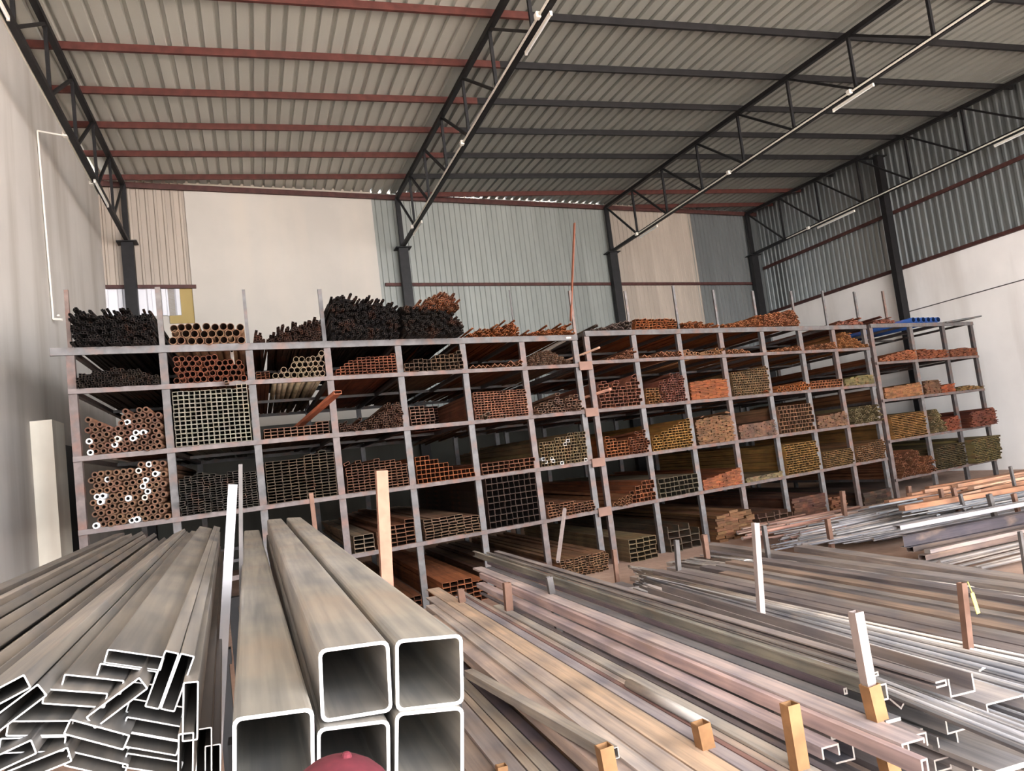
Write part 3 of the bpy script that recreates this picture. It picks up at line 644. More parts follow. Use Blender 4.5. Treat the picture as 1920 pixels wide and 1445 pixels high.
fill('C', 0, 2, 'rect', 0.2, 0.042, [0.62, 0.62], (180, 128, 78), 'tan flattened tube', t=0.006, mess=0.04)
fill('C', 1, 2, 'roof', 0.09, 0.05, [0.6, 0.64, 0.4], (148, 124, 92), 'grey olive angle bar', f1=0.45, mess=0.7, t=0.009)
fill('C', 1, 2, 'flat', 0.14, 0.03, [0.3, 0.36], (150, 78, 56), 'rust red flat bar', f0=0.45, mess=0.6)
fill('C', 2, 2, 'flat', 0.16, 0.03, [0.4, 0.46], (136, 76, 60), 'red brown flat bar', mess=0.6, out=0.25)
fill('C', 0, 1, 'roof', 0.09, 0.05, [0.6, 0.64, 0.6, 0.4, 0.42], (152, 96, 70), 'rusty angle bar', mess=0.8, t=0.009)
fill('C', 1, 1, 'rect', 0.12, 0.045, [0.56, 0.6, 0.6], (110, 92, 66), 'dark olive rectangular tube', t=0.006, mess=0.15)
fill('C', 2, 1, 'rect', 0.1, 0.045, [0.62, 0.66], (142, 122, 84), 'olive yellow rectangular tube', t=0.006, mess=0.1, out=0.2)

# loose lengths that show on the racks
def loose(kind, w, h, t, near, far, col, label, L=None, name=None, roll=0.0, mats=('stock', 'stock')):
    d = far-near; hd = math.atan2(d.x, d.y); pt = math.atan2(d.z, math.hypot(d.x, d.y))
    add(kind, w, h, t, L or d.length, near, hd, pt, roll, srgb(*col), label, None, name, True, mats)
loose('rect', 0.11, 0.05, 0.005, rp(-5.05, 3.34, -1.1), rp(-5.9, 2.86, 3.6), (190, 112, 82), 'single orange tube poking up and out of the third bay, left rack')
loose('rect', 0.05, 0.04, 0.004, rp(-6.55, 3.68, -0.25), rp(-6.4, 3.6, 4), (150, 120, 100), 'single square tube overhanging the pale square tubes, left rack')
loose('flat', 0.1, 0.03, 0.004, rp(-0.42, 4.2, -0.1), rp(-1.1, 3.78, 5), (226, 216, 206), 'white flat bar sloping in the last bay of the left rack')
loose('rod', 0.04, 0.04, 0.004, rp(0.05, 3.93, -0.5), rp(-0.7, 3.75, 4), (176, 136, 112), 'tan rod crossing before the double post, fourth shelf')
loose('rod', 0.05, 0.05, 0.004, rp(0.18, 3.15, -0.5), rp(-0.7, 2.9, 4), (170, 120, 98), 'brown rod crossing before the double post, third shelf')
loose('pipe', 0.05, 0.05, 0.004, rp(-6.45, 4.2, 0.3), rp(-6.5, 3.85, 5), (222, 214, 204), 'white pipe sloping down in the second bay, left rack')
for k in range(6):
    s = 10.95+k*0.24
    add('pipe', 0.14, 0.14, 0.01, 4.5, rp(s, LC[5]+0.002, -0.12), 0, 0, 0, srgb(44, 74, 128), 'blue pipe on the top deck of the right rack', 'blue pipes on the right rack', None, True)
add('flat', 1.3, 0.04, 0.01, 4.5, rp(13.2, LC[5]+0.02, -0.3), 0, 0, math.radians(-4), srgb(90, 88, 86), 'grey sheet overhanging the right rack\'s top deck', None, 'metal_sheet', True)

# ------------------------------------------------------------------ foreground: big square tubes
def endbar(kind, w, h, t, cx_, cy_, Y, ang, L, hdg, col, label, group=None, mats=('clean_stock', 'cut_steel'), name=None, pitch=0.0):
    """Stock whose near end is centred on a photo pixel in the plane y = Y, its end turned by ang degrees in the photo."""
    c = on_y(cx_, cy_, Y); a = math.radians(ang)+0.15; dr = (math.sin(math.radians(hdg)), math.cos(math.radians(hdg)), math.sin(math.radians(pitch)))
    for _ in range(5):                       # turn it until its end lies at the angle seen
        M = axes(dr, a); p, q = proj(c-M.col[0]*w/2), proj(c+M.col[0]*w/2)
        e = math.radians(ang)-math.atan2(q[1]-p[1], q[0]-p[0]); a += (e+math.pi) % (2*math.pi) - math.pi
    M = axes(dr, a)
    near = c - M @ Vector((0, 0, h/2))
    add(kind, w, h, t, L, near, math.radians(hdg), math.radians(pitch), a, srgb(*col), label, group, name, True, mats, True)
BT = (176, 166, 152)
endbar('rect', 0.128, 0.128, 0.0062, 667, 1276, 1.50, -8.5, 6.0, -0.2, BT, 'large square tube, upper left of the four stacked big tubes')
endbar('rect', 0.128, 0.128, 0.0062, 806, 1260, 1.49, -6.0, 6.0, 0.1, (182, 172, 156), 'large square tube, upper right of the four stacked big tubes')
endbar('rect', 0.130, 0.130, 0.0062, 514, 1412, 1.42, -8.5, 6.0, -0.7, (168, 160, 146), 'large square tube lying alone at the left of the stacked ones')
endbar('rect', 0.128, 0.128, 0.0062, 664, 1427, 1.48, -8.0, 6.0, -0.2, (160, 152, 140), 'large square tube half hidden behind the red cap')
endbar('rect', 0.128, 0.128, 0.0062, 806, 1398, 1.48, -6.5, 6.0, 0.1, (178, 168, 152), 'large square tube, lower right of the four stacked big tubes')

# foreground: heap of flat rectangular tubes at the left
FR = [(252, 1237, 8, 1.85), (238, 1264, 8, 1.84), (174, 1283, 6, 1.82), (141, 1309, 4, 1.78), (128, 1320, 4, 1.95), (304, 1274, 110, 1.78), (333, 1279, 110, 1.78), (357, 1333, 91, 1.72),
      (220, 1317, -37, 1.74), (292, 1330, 9, 1.86), (287, 1366, 10, 1.80), (282, 1394, 10, 1.80), (287, 1433, 9, 1.82), (75, 1365, -0.5, 1.78), (61, 1396, -2, 1.78), (182, 1377, 15, 1.72),
      (185, 1402, 14, 1.84), (181, 1434, 13, 1.78), (348, 1430, 91, 1.72), (-8, 1308, -28, 1.72), (27, 1332, -37, 1.74), (2, 1428, -25, 1.72), (70, 1438, -22, 1.74), (-80, 1385, -10, 1.72)]
FL = ['topmost flat one', 'second from the top', 'third from the top, stepping left', 'fourth from the top, stepping left', 'tucked behind the fourth', 'left of the two leaning on edge', 'right of the two leaning on edge',
      'upright on edge at the heap\'s right', 'tilted one in the heap\'s middle', 'right column, first below the leaning pair', 'right column, second', 'right column, third', 'right column, lowest',
      'left column, upper flat one', 'left column, lower flat one', 'middle column, upper tilted one', 'middle column, set back', 'middle column, lowest', 'lower one upright on edge at the right',
      'sloping one cut by the left edge', 'steep one near the left edge', 'low sloping one at the lower left corner', 'tilted one at the bottom', 'hidden at the far lower left']
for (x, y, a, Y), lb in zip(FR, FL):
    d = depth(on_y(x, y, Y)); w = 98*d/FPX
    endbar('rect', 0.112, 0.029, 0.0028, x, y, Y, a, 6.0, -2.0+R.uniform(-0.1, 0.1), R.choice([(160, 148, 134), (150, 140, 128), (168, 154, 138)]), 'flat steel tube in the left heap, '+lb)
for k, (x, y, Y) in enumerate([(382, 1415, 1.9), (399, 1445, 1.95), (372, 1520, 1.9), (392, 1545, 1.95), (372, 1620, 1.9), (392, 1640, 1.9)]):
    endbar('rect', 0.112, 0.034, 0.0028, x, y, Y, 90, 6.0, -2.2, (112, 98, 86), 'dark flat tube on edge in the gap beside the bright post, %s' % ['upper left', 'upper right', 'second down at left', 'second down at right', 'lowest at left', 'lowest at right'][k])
# long tubes of the same heap running out of the picture at the left
LS = [(0, 1101, 0, 0.36, 0), (0, 1122, -12, 0.345, 1), (0, 1146, -35, 0.33, 0), (0, 1168, -30, 0.34, 1), (0, 1196, -38, 0.33, 0), (0, 1228, -28, 0.35, 1), (0, 1262, -36, 0.35, 0), (0, 1296, -30, 0.38, 1)]
for i, (x, y, a, dz, lt) in enumerate(LS):
    p = on_z(x, y, HC-dz); hd = math.radians(-3.0+0.12*i)
    near = p - Vector((math.sin(hd), math.cos(hd), 0))*0.7 - Vector((0, 0, 0.03))
    add('rect', 0.100, 0.034, 0.0028, 6.6-0.12*i-0.3*(i % 2), near, hd, 0, math.radians(a), srgb(*((166, 150, 134) if lt else (128, 118, 108))), 'long flat steel tube running out at the left edge, %s from the wall' % nth(i), None, None, True, ('clean_stock', 'cut_steel'), True)

# ------------------------------------------------------------------ middle pile: long bars seen from the side
VH = 0.016                                  # heading of the pile, radians
def strip(cx_, y0, y1, y2, dz, yn, yf, kind, col, label, t=0.007, mats=('clean_stock', 'cut_dull'), name=None, roll=0.0):
    """A bar whose top face spans photo rows y0..y1 and whose near side reaches row y2 in photo column cx_; dz = its top below the eye; ends at depths yn, yf."""
    a, b = on_z(cx_, y0, HC-dz), on_z(cx_, y1, HC-dz)
    xa, xb = a.x-(a.y-5)*VH, b.x-(b.y-5)*VH
    w = abs(xa-xb); h = 0.03
    if y2 > y1:
        q = on_x(cx_, y2, b.x); h = max(0.012, HC-dz-q.z)
    xm = (xa+xb)/2; w *= 0.94
    add(kind, w, h, t, yf-yn, Vector((xm+(yn-5)*VH, yn, HC-dz-h)), VH, 0, roll, srgb(*col), label, None, name, True, mats)
MP = [(1240, 1119, 1126, 1133, 1.00, 2.35, 8.3, 'chan_side', (150, 136, 130), 'rear grey channel bar on top of the middle pile'),
      (1240, 1133, 1137.5, 1143, 1.01, 2.6, 8.4, 'chan_side', (150, 140, 132), 'second grey channel bar on top of the middle pile'),
      (1240, 1144, 1149, 1168, 1.02, 2.5, 8.8, 'chan_side', (152, 146, 132), 'front olive grey channel bar on top of the middle pile'),
      (1240, 1166, 1169, 1177, 1.10, 2.75, 8.3, 'rect', (116, 98, 104), 'purplish dark bar under the channel bars'),
      (1240, 1178, 1190, 1194, 1.20, 2.6, 8.6, 'flat', (132, 128, 130), 'wide slate grey flat bar, middle pile'),
      (1240, 1191, 1210, 1216, 1.18, 2.36, 8.6, 'chan_down', (206, 184, 178), 'pale pink channel bar, middle pile'),
      (1240, 1213, 1219, 1238, 1.22, 2.30, 8.4, 'rect', (196, 164, 158), 'pink box tube with a bright cut end'),
      (1240, 1241, 1259, 1274, 1.24, 2.62, 7.9, 'chan_down', (202, 178, 176), 'bright pink channel bar with a mauve side'),
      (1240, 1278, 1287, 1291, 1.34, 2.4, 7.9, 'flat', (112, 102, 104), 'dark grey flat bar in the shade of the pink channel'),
      (1240, 1288, 1306, 1311, 1.34, 2.3, 7.1, 'rect', (188, 178, 166), 'pale grey round edged tube, middle pile'),
      (1240, 1311, 1322, 1326, 1.37, 2.3, 8.3, 'flat', (190, 168, 154), 'narrow tan flat bar, middle pile'),
      (1240, 1323, 1330, 1334, 1.385, 2.3, 8.3, 'flat', (150, 110, 102), 'narrow red brown flat bar, middle pile'),
      (1240, 1331, 1352, 1357, 1.40, 2.3, 8.3, 'chan_down', (172, 160, 162), 'lilac grey channel bar, middle pile'),
      (1240, 1353, 1401, 1406, 1.37, 2.25, 8.9, 'rect', (214, 180, 148), 'widest bar, cream and orange, middle pile'),
      (1240, 1402, 1442, 1448, 1.41, 2.2, 8.6, 'rect', (190, 168, 152), 'broad tan grey bar in front of the cream one')]
FACE = None                                 # near side of the bar before: the next bar lies just below and in front of it
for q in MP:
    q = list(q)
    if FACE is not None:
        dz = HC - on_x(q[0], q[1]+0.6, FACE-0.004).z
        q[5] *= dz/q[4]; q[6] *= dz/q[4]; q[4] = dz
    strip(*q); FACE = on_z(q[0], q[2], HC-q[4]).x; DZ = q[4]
def strip_row(cy_, x0, x1, dz, yn, yf, h, kind, col, label, hd=None, t=0.007):
    k = 0.895; dz, yn, yf = dz*k, yn*k, yf*k
    a, b = on_z(x0, cy_, HC-dz), on_z(x1, cy_, HC-dz); hh = VH if hd is None else hd
    xa, xb = a.x-(a.y-3)*hh, b.x-(b.y-3)*hh; xm = (xa+xb)/2
    add(kind, abs(xb-xa)*0.94, h, t, yf-yn, Vector((xm+(yn-3)*hh, yn, HC-dz-h)), hh, 0, 0, srgb(*col), label, None, None, True, ('clean_stock', 'cut_dull'))
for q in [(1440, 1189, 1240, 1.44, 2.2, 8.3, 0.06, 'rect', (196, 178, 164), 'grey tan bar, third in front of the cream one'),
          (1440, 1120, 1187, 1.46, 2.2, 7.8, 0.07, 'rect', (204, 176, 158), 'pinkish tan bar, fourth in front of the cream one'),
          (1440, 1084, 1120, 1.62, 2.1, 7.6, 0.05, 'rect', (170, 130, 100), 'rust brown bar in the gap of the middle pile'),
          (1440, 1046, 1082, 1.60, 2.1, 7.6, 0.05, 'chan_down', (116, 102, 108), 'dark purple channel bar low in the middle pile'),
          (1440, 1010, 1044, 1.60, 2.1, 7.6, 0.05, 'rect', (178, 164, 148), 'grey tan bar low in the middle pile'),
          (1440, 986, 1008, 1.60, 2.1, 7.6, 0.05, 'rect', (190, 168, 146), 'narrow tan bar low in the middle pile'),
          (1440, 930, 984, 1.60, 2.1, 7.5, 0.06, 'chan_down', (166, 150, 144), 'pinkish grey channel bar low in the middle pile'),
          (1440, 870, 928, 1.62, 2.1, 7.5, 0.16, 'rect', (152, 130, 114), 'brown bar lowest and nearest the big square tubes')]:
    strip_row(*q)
# bottom layers of the middle pile
for i in range(34):
    xx = 0.86+i*0.135; k = R.choice(['rect', 'chan_down', 'flat', 'rect']); hh = 0.05 if k != 'flat' else 0.03
    z = HC-(1.62 if xx < 1.2 else 1.50)-R.uniform(0, 0.05)
    add(k, R.uniform(0.10, 0.128), hh, 0.006, R.uniform(5.6, 6.0), Vector((xx-0.05, 2.0+R.uniform(-0.15, 0.45), z-hh)), VH, 0, 0, srgb(*R.choice([(150, 138, 130), (132, 118, 114), (168, 150, 138), (118, 108, 106), (160, 132, 112)])), 'bar in the bottom layer of the middle pile, %s from left' % nth(i), None, None, True, ('clean_stock', 'cut_dull'))
# loose bar lying across
loose('rect', 0.06, 0.045, 0.004, on_z(1150, 1424, HC-1.28), on_z(880, 1268, HC-1.36), (172, 158, 142), 'loose grey bar lying askew across the low bars', mats=('clean_stock', 'cut_dull'))
# ends and short pieces at the pile's right
for (nx, ny, fx, fy, dz, kind, w, h, col, lab) in [
        (1890, 1340, 1200, 1112, 1.17, 'chan_down', 0.19, 0.06, (196, 182, 174), 'pale channel bar whose end reaches the right edge'),
        (1806, 1302, 1230, 1116, 1.06, 'chan_up', 0.12, 0.07, (146, 134, 130), 'grey channel bar with a pale open end at right'),
        (1690, 1330, 1400, 1222, 1.16, 'vee', 0.10, 0.05, (150, 130, 128), 'small angle bar ending beside the white topped post'),
        (1705, 1375, 1300, 1222, 1.22, 'angle', 0.14, 0.08, (146, 140, 138), 'slate angle bar ending right of the white topped post'),
        (1795, 1372, 1380, 1222, 1.24, 'chan_up', 0.10, 0.055, (160, 154, 150), 'channel bar with a bright U shaped end, upper one'),
        (1780, 1404, 1380, 1240, 1.30, 'chan_up', 0.10, 0.055, (150, 146, 142), 'channel bar with a bright U shaped end, lower one'),
        (1722, 1402, 1500, 1303, 1.20, 'chan_down', 0.09, 0.05, (206, 186, 178), 'short pink channel above the bright cut box tube'),
        (1586, 1428, 1440, 1350, 1.26, 'chan_side', 0.09, 0.10, (140, 134, 140), 'short channel with a white flange behind the orange post'),
        (1580, 1400, 1470, 1340, 1.24, 'chan_down', 0.09, 0.05, (214, 196, 186), 'short pale channel end right of the orange post'),
        (1900, 1445, 1500, 1290, 1.34, 'flat', 0.16, 0.02, (170, 160, 154), 'wide flat bar running out at the lower right corner'),
        (1840, 1445, 1480, 1300, 1.36, 'rect', 0.08, 0.05, (160, 150, 146), 'grey bar second from the lower right corner'),
        (1770, 1445, 1480, 1318, 1.38, 'rect', 0.08, 0.05, (186, 170, 162), 'pinkish bar third from the lower right corner'),
        (1325, 1370, 1180, 1290, 1.235, 'pipe', 0.05, 0.05, (200, 190, 180), 'small pipe with a bright end beside the orange stub')]:
    a, b = on_z(nx, ny, HC-dz-h), on_z(fx, fy, HC-dz-h)
    loose(kind, w, h, 0.007, a, b, col, lab, mats=('clean_stock', 'cut_dull'))

# ------------------------------------------------------------------ rods between the middle pile and the far right
RODC = [(208, 198, 190), (192, 184, 179), (216, 205, 194), (178, 168, 160), (210, 195, 180), (198, 185, 172)]
def rod_field(n, nearline, farline, dz0, dz1, wr, label, group, kinds=('rod', 'flat'), cols=RODC, jit=6):
    for i in range(n):
        f = (i+0.5)/n
        nx, ny = [p+(q-p)*f for p, q in zip(*nearline)]; fx, fy = [p+(q-p)*f for p, q in zip(*farline)]
        dz = dz0+(dz1-dz0)*f
        a = on_z(nx+R.uniform(-jit, jit)*3, ny+R.uniform(-jit, jit)*0.3, HC-dz-0.0); b = on_z(fx+R.uniform(-jit, jit)*2, fy+R.uniform(-jit, jit)*0.4, HC-dz)
        k = R.choice(kinds); w = R.uniform(*wr); h = w if k in ('rod', 'rect') else 0.012
        d = b-a
        add(k, w, h, 0.004, d.length, a+Vector((0, 0, R.uniform(-0.012, 0.012))), math.atan2(d.x, d.y), 0, 0, srgb(*R.choice(cols)), '%s, %s from the rear' % (label, nth(i)), group, None, True, ('clean_stock', 'cut_dull'))
# near part: thin bars right of the channel pile
rod_field(44, ((1960, 1262), (1960, 1420)), ((1205, 1082), (1195, 1108)), 1.45, 1.12, (0.014, 0.03), 'thin grey bar right of the channel pile', 'thin bars right of the channel pile', cols=[(158, 152, 150), (140, 136, 136), (172, 164, 158), (122, 118, 118), (150, 142, 136)])
rod_field(50, ((1990, 1190), (1990, 1262)), ((1190, 1062), (1205, 1082)), 1.80, 1.50, (0.014, 0.03), 'thin tan rod in the middle of the rod field', 'thin tan rods in the middle of the rod field')
rod_field(60, ((1990, 1102), (1990, 1178)), ((1340, 1040), (1270, 1056)), 1.92, 1.86, (0.014, 0.028), 'grey rod with white ties at the rear of the rod field', 'grey rods with white ties')
# broader bars among them
for (nx, ny, fx, fy, dz, w, h, col, lab, k) in [
        (1990, 1182, 1258, 1052, 1.86, 0.16, 0.05, (172, 164, 158), 'wide grey bar crossing the rod field, front one', 'rect'),
        (1990, 1205, 1258, 1062, 1.84, 0.14, 0.05, (164, 152, 146), 'wide grey bar crossing the rod field, second one', 'rect'),
        (1990, 1108, 1330, 1018, 1.84, 0.20, 0.10, (160, 146, 138), 'long channel bar at the rear of the rod field, upper one', 'chan_down'),
        (1990, 1128, 1330, 1032, 1.88, 0.12, 0.10, (130, 120, 120), 'long dark channel bar at the rear of the rod field, lower one', 'chan_down'),
        (1990, 1092, 1500, 1022, 1.86, 0.22, 0.08, (170, 154, 144), 'broad pinkish bar at the very rear of the rod field', 'rect')]:
    a, b = on_z(nx, ny, HC-dz-h*0), on_z(fx, fy, HC-dz); a.z -= h; b.z -= h
    loose(k, w, h, 0.008, a, b, col, lab, mats=('clean_stock', 'cut_dull'))
# far right: rods lying across the shed
def cross(px, py, L, dz, hd, kind, w, h, col, label, group=None, t=0.006, mats=('clean_stock', 'cut_dull'), name=None):
    a = on_z(px, py, HC-dz); r = math.radians(hd)           # left end; hd = heading from the X axis
    add(kind, w, h, t, L, a-Vector((0, 0, h)), math.pi/2-r, 0, 0, srgb(*col), label, group, name, True, mats)
XC_ = [(150, 143, 143), (132, 129, 133), (168, 159, 154), (120, 114, 112), (156, 140, 130)]
for i in range(150):
    f = R.random(); px = 1440+R.uniform(0, 230); py = 985+(px-1440)*(-0.10)+f*46+R.uniform(-4, 4)
    cross(px, py, R.uniform(2.5, 6), 2.08-R.uniform(0, 0.14), R.gauss(4, 4), R.choice(['rod', 'flat', 'rod']), R.uniform(0.02, 0.05), 0.015 if R.random() < .5 else 0.025, R.choice(XC_), 'thin grey rod in the tangled heap at right', 'tangled rods at right')
for i in range(44):
    px = 1620+R.uniform(0, 300); py = 962+(px-1620)*(-0.11)+R.uniform(-12, 14)
    cross(px, py, R.uniform(3, 6), 1.85-R.uniform(0, 0.1), R.gauss(3, 2), R.choice(['rod', 'flat']), R.uniform(0.02, 0.05), 0.02, R.choice([(150, 150, 152), (166, 162, 160), (128, 128, 132)]), 'thin slate rod behind the dark beam at right', 'slate rods behind the dark beam')
cross(1692, 1003, 6.0, 1.66, 1.0, 'ibeam', 0.14, 0.16, (66, 56, 62), 'dark purplish beam at the right edge on timber blocks')
cross(1680, 985, 6.0, 1.62, 1.5, 'chan_down', 0.14, 0.06, (186, 176, 176), 'pale channel lying along the dark beam')
cross(1705, 1022, 6.0, 1.90, 1.0, 'rect', 0.12, 0.09, (120, 98, 86), 'tan bar just below the dark beam')
cross(1738, 1030, 6.0, 1.95, 3.0, 'flat', 0.10, 0.05, (170, 146, 134), 'pale pink flat bar right of the timber blocks')
cross(1728, 1040, 6.0, 2.0, 3.0, 'rect', 0.12, 0.07, (126, 98, 84), 'tan tube under the pale pink flat bar')
for i in range(14):
    cross(1720+i*9+R.uniform(-8, 8), 1052+i*1.2+R.uniform(-4, 4), 6, 2.12, R.gauss(5, 2), R.choice(['rod', 'flat']), R.uniform(0.03, 0.06), 0.02, R.choice([(166, 150, 138), (140, 126, 116)]), 'thin tan rod on the floor at the right edge, %s from left' % nth(i), 'tan rods on the floor at the right edge')
for i in range(12):                          # rust orange planks behind
    px, py = [(1662, 938), (1705, 925), (1730, 918), (1690, 948), (1738, 912), (1760, 922), (1744, 940), (1790, 908), (1800, 918), (1725, 934), (1770, 930), (1820, 912)][i]
    cross(px, py, R.uniform(2.2, 5.5), 1.75-0.03*(i % 4), R.gauss(4, 5), 'flat', R.uniform(0.10, 0.15), 0.085, R.choice([(172, 130, 104), (158, 114, 88), (184, 146, 120)]), 'orange brown plank before the right rack, %s in the heap' % nth(i), 'orange brown planks before the right rack', mats=('stock', 'stock'))
for i in range(34):                          # rusty rods in front of the middle rack
    px = 1380+R.uniform(0, 110); py = 1000+R.uniform(-14, 18)-(px-1380)*0.05
    cross(px, py, R.uniform(1.2, 2.6), 2.05-R.uniform(0, 0.1), R.gauss(8, 6), R.choice(['flat', 'rod']), R.uniform(0.03, 0.07), 0.025, R.choice([(176, 120, 98), (190, 150, 126), (150, 104, 84)]), 'rusty offcut in the heap before the middle rack', 'rusty offcuts before the middle rack')

# ------------------------------------------------------------------ link the stock: the 300 that show largest of each kind singly, the rest joined
def size_px(s):
    k = depth(s['near']); return s['w']*s['h']/(k*k) if k > 0.2 else 0
byname = {}
for s in STOCK: byname.setdefault(s['name'], []).append(s)
REST = {'thin_tube': 'rest of the thin black and rusty tubes heaped on the racks', 'rectangular_tube': 'rest of the small rusty rectangular tubes on the rack shelves', 'square_tube': 'rest of the small rusty square tubes on the rack shelves',
        'flat_bar': 'rest of the rusty flat bars on the middle and right racks', 'angle_bar': 'rest of the rusty angle bars on the middle and right racks', 'steel_pipe': 'rest of the round pipes on the rack shelves', 'steel_rod': 'rest of the rods on the floor'}
def stock_matrix(s):
    M = axes(s['d'], s['roll']).to_4x4(); M.translation = s['near']; return M
for nm, lst in byname.items():
    lst.sort(key=lambda s: (not s['force'], -size_px(s)))
    for s in lst[:300]:
        me = tube_mesh(s['kind'], s['w'], s['h'], s['t'], s['L'], s['hi'], s['mats'], nm)
        o = bpy.data.objects.new(nm, me); COL.objects.link(o); o.matrix_world = stock_matrix(s); o.color = (*s['color'], 1)
        tag(o, s['label'], CATS.get(nm, 'sheet'), s['group'])
    rest = lst[300:]
    if rest:
        V, F, T, FM = [], [], [], []
        for s in rest:
            v, f, fm = tube_geo(s['kind'], s['w'], s['h'], s['t'], s['L']); M = stock_matrix(s); b = len(V)
            V += [tuple(M @ Vector(q)) for q in v]; F += [tuple(b+i for i in q) for q in f]; T += [s['color']]*len(f); FM += [int(i == 2) for i in fm]
        me = mesh(nm+'_stock', V, F, FM); at = me.attributes.new('tint', 'FLOAT_COLOR', 'FACE')
        at.data.foreach_set('color', [c for t_ in T for c in (*t_, 1)])
        me.materials.append(MATS['stock']); me.materials.append(MATS['bore'])
        o = link(nm+'_stock', me, None, color=(0, 0, 0)); tag(o, REST[nm], CATS[nm], None, 'stuff')

# ------------------------------------------------------------------ stanchion posts
plain('rust_tall', srgb(142, 102, 84), 0.75, 0, 0.15, 14); plain('rust_orange', srgb(130, 94, 62), 0.75, 0, 0.2, 14); plain('pale_pink_steel', srgb(138, 123, 117), 0.55, 0, 0.12, 10)
plain('galv', srgb(128, 124, 124), 0.35, 0.5, 0.15, 4, (1, 1, 0.3)); plain('rust_brown', srgb(104, 76, 62), 0.7, 0, 0.2, 10)
def stanchion(bx, by, tx, ty, wpx, dz, mat, label, base=0.0, fixY=None, fixX=None):
    b = on_y(bx, by, fixY) if fixY else (on_x(bx, by, fixX) if fixX else on_z(bx, by, HC-dz))
    d = ray(tx, ty); q = EYE + d*(b.y/d.y)
    w = wpx*depth(b)/FPX*0.8
    ax = (q-b).normalized(); foot = b - ax*((b.z-base)/ax.z)
    h = empty('stanchion_post', foot); tag(h, label, 'post')
    beam('shaft', foot, q, w, w, mat, h, t=max(0.003, w*0.07))
    if base > 0: return h, q, w
    o = link('foot_plate', box_mesh(w*2, w*2, 0.012, 'foot_plate'), 'dark_paint', h); o.location = (0, 0, 0.006)
    return h, q, w
stanchion(725, 1085, 715, 882, 27, 0, 'rust_tall', 'tall orange post right of the big square tubes', fixX=0.62)
stanchion(590, 985, 583, 924, 10, 0, 'rust_brown', 'thin rusty post behind the big square tubes', fixY=8.3)
stanchion(414, 1300, 437, 908, 21, 0, 'galv', 'bright steel post leaning between flat and square tubes', fixY=3.3)
stanchion(452, 1060, 451, 870, 9, 0, 'dull_grey', 'thin spotted post just behind the bright leaning one', fixY=4.2)
for q in [(1140, 1440, 1132, 1397, 34, 1.275, 'rust_orange', 'short open topped orange post in front of the tan bars'),
          (1322, 1396, 1313, 1354, 34, 1.272, 'rust_orange', 'short open topped orange post right of the cream bar'),
          (1497, 1423, 1480, 1318, 33, 1.235, 'rust_orange', 'orange post standing before the pink box tube'),
          (1648, 1356, 1630, 1282, 34, 1.150, 'rust_orange', 'orange socket post holding the white post'),
          (954, 1138, 950, 1092, 17, 1.24, 'rust_brown', 'short brown post at the far end of the pink channels'),
          (866, 1124, 863, 1104, 15, 1.26, 'rust_brown', 'stub of brown post at the far end of the cream bar'),
          (1034, 1108, 1029, 1081, 14, 1.115, 'dull_grey', 'short grey post before the olive channel bars'),
          (941, 1445, 940, 1434, 24, 1.42, 'rust_orange', 'orange post top just showing at the bottom edge'),
          (1428, 1160, 1416, 980, 14, 1.30, 'pale_pink_steel', 'tall thin pale post in the rod field'),
          (1442, 1052, 1432, 985, 9, 1.95, 'dull_grey', 'dark thin post just behind the tall pale one'),
          (1274, 1085, 1268, 1012, 10, 1.80, 'dull_grey', 'grey post left in the rod field'),
          (1328, 1057, 1320, 1002, 11, 1.95, 'rust_brown', 'pinkish brown post at the rod field\'s far end'),
          (1156, 1075, 1151, 1030, 9, 1.75, 'rust_brown', 'brown stub post before the double rack post'),
          (1816, 1213, 1803, 1092, 16, 1.50, 'rust_brown', 'brown post with a yellow tag in the rod field'),
          (1558, 1015, 1551, 972, 10, 1.98, 'rust_brown', 'brown post left in the tangled heap'),
          (1584, 966, 1579, 920, 9, 1.98, 'rust_brown', 'rusty post before the middle rack\'s last bays'),
          (1705, 930, 1703, 911, 9, 1.85, 'rust_brown', 'short post left of the orange planks'),
          (1768, 942, 1763, 916, 8, 1.80, 'rust_brown', 'first short post before the orange planks'),
          (1794, 944, 1787, 914, 9, 1.80, 'rust_brown', 'second short post before the orange planks'),
          (1806, 948, 1800, 926, 7, 1.80, 'dull_grey', 'grey stub right of the orange planks\' posts'),
          (1862, 956, 1854, 926, 10, 1.75, 'dull_grey', 'grey post behind the dark beam at right'),
          (1906, 948, 1900, 925, 9, 1.75, 'rust_brown', 'brownish post near the right edge behind the beam'),
          (1900, 900, 1894, 874, 6, 1.60, 'dull_grey', 'thin stub against the foot of the right wall'),
          (1925, 1080, 1912, 996, 8, 1.95, 'dull_grey', 'grey post cut by the right edge')]:
    stanchion(*q)
b4 = on_z(1648, 1356, HC-1.150)
zb4 = on_y(1630, 1282, b4.y).z
h, q, w = stanchion(1629, 1286, 1604, 1146, 25, 0, 'pale_pink_steel', 'white square post set in the orange socket', base=zb4-0.03, fixY=b4.y+0.01)
# leaning stick before the left rack
ls = beam('leaning_stick', on_y(1046, 1053, 11.6), on_y(1059, 954, 12.3), 0.05, 0.05, 'pale_pink_steel', None); tag(ls, 'pale stick leaning against the left rack\'s last bay', 'stick')
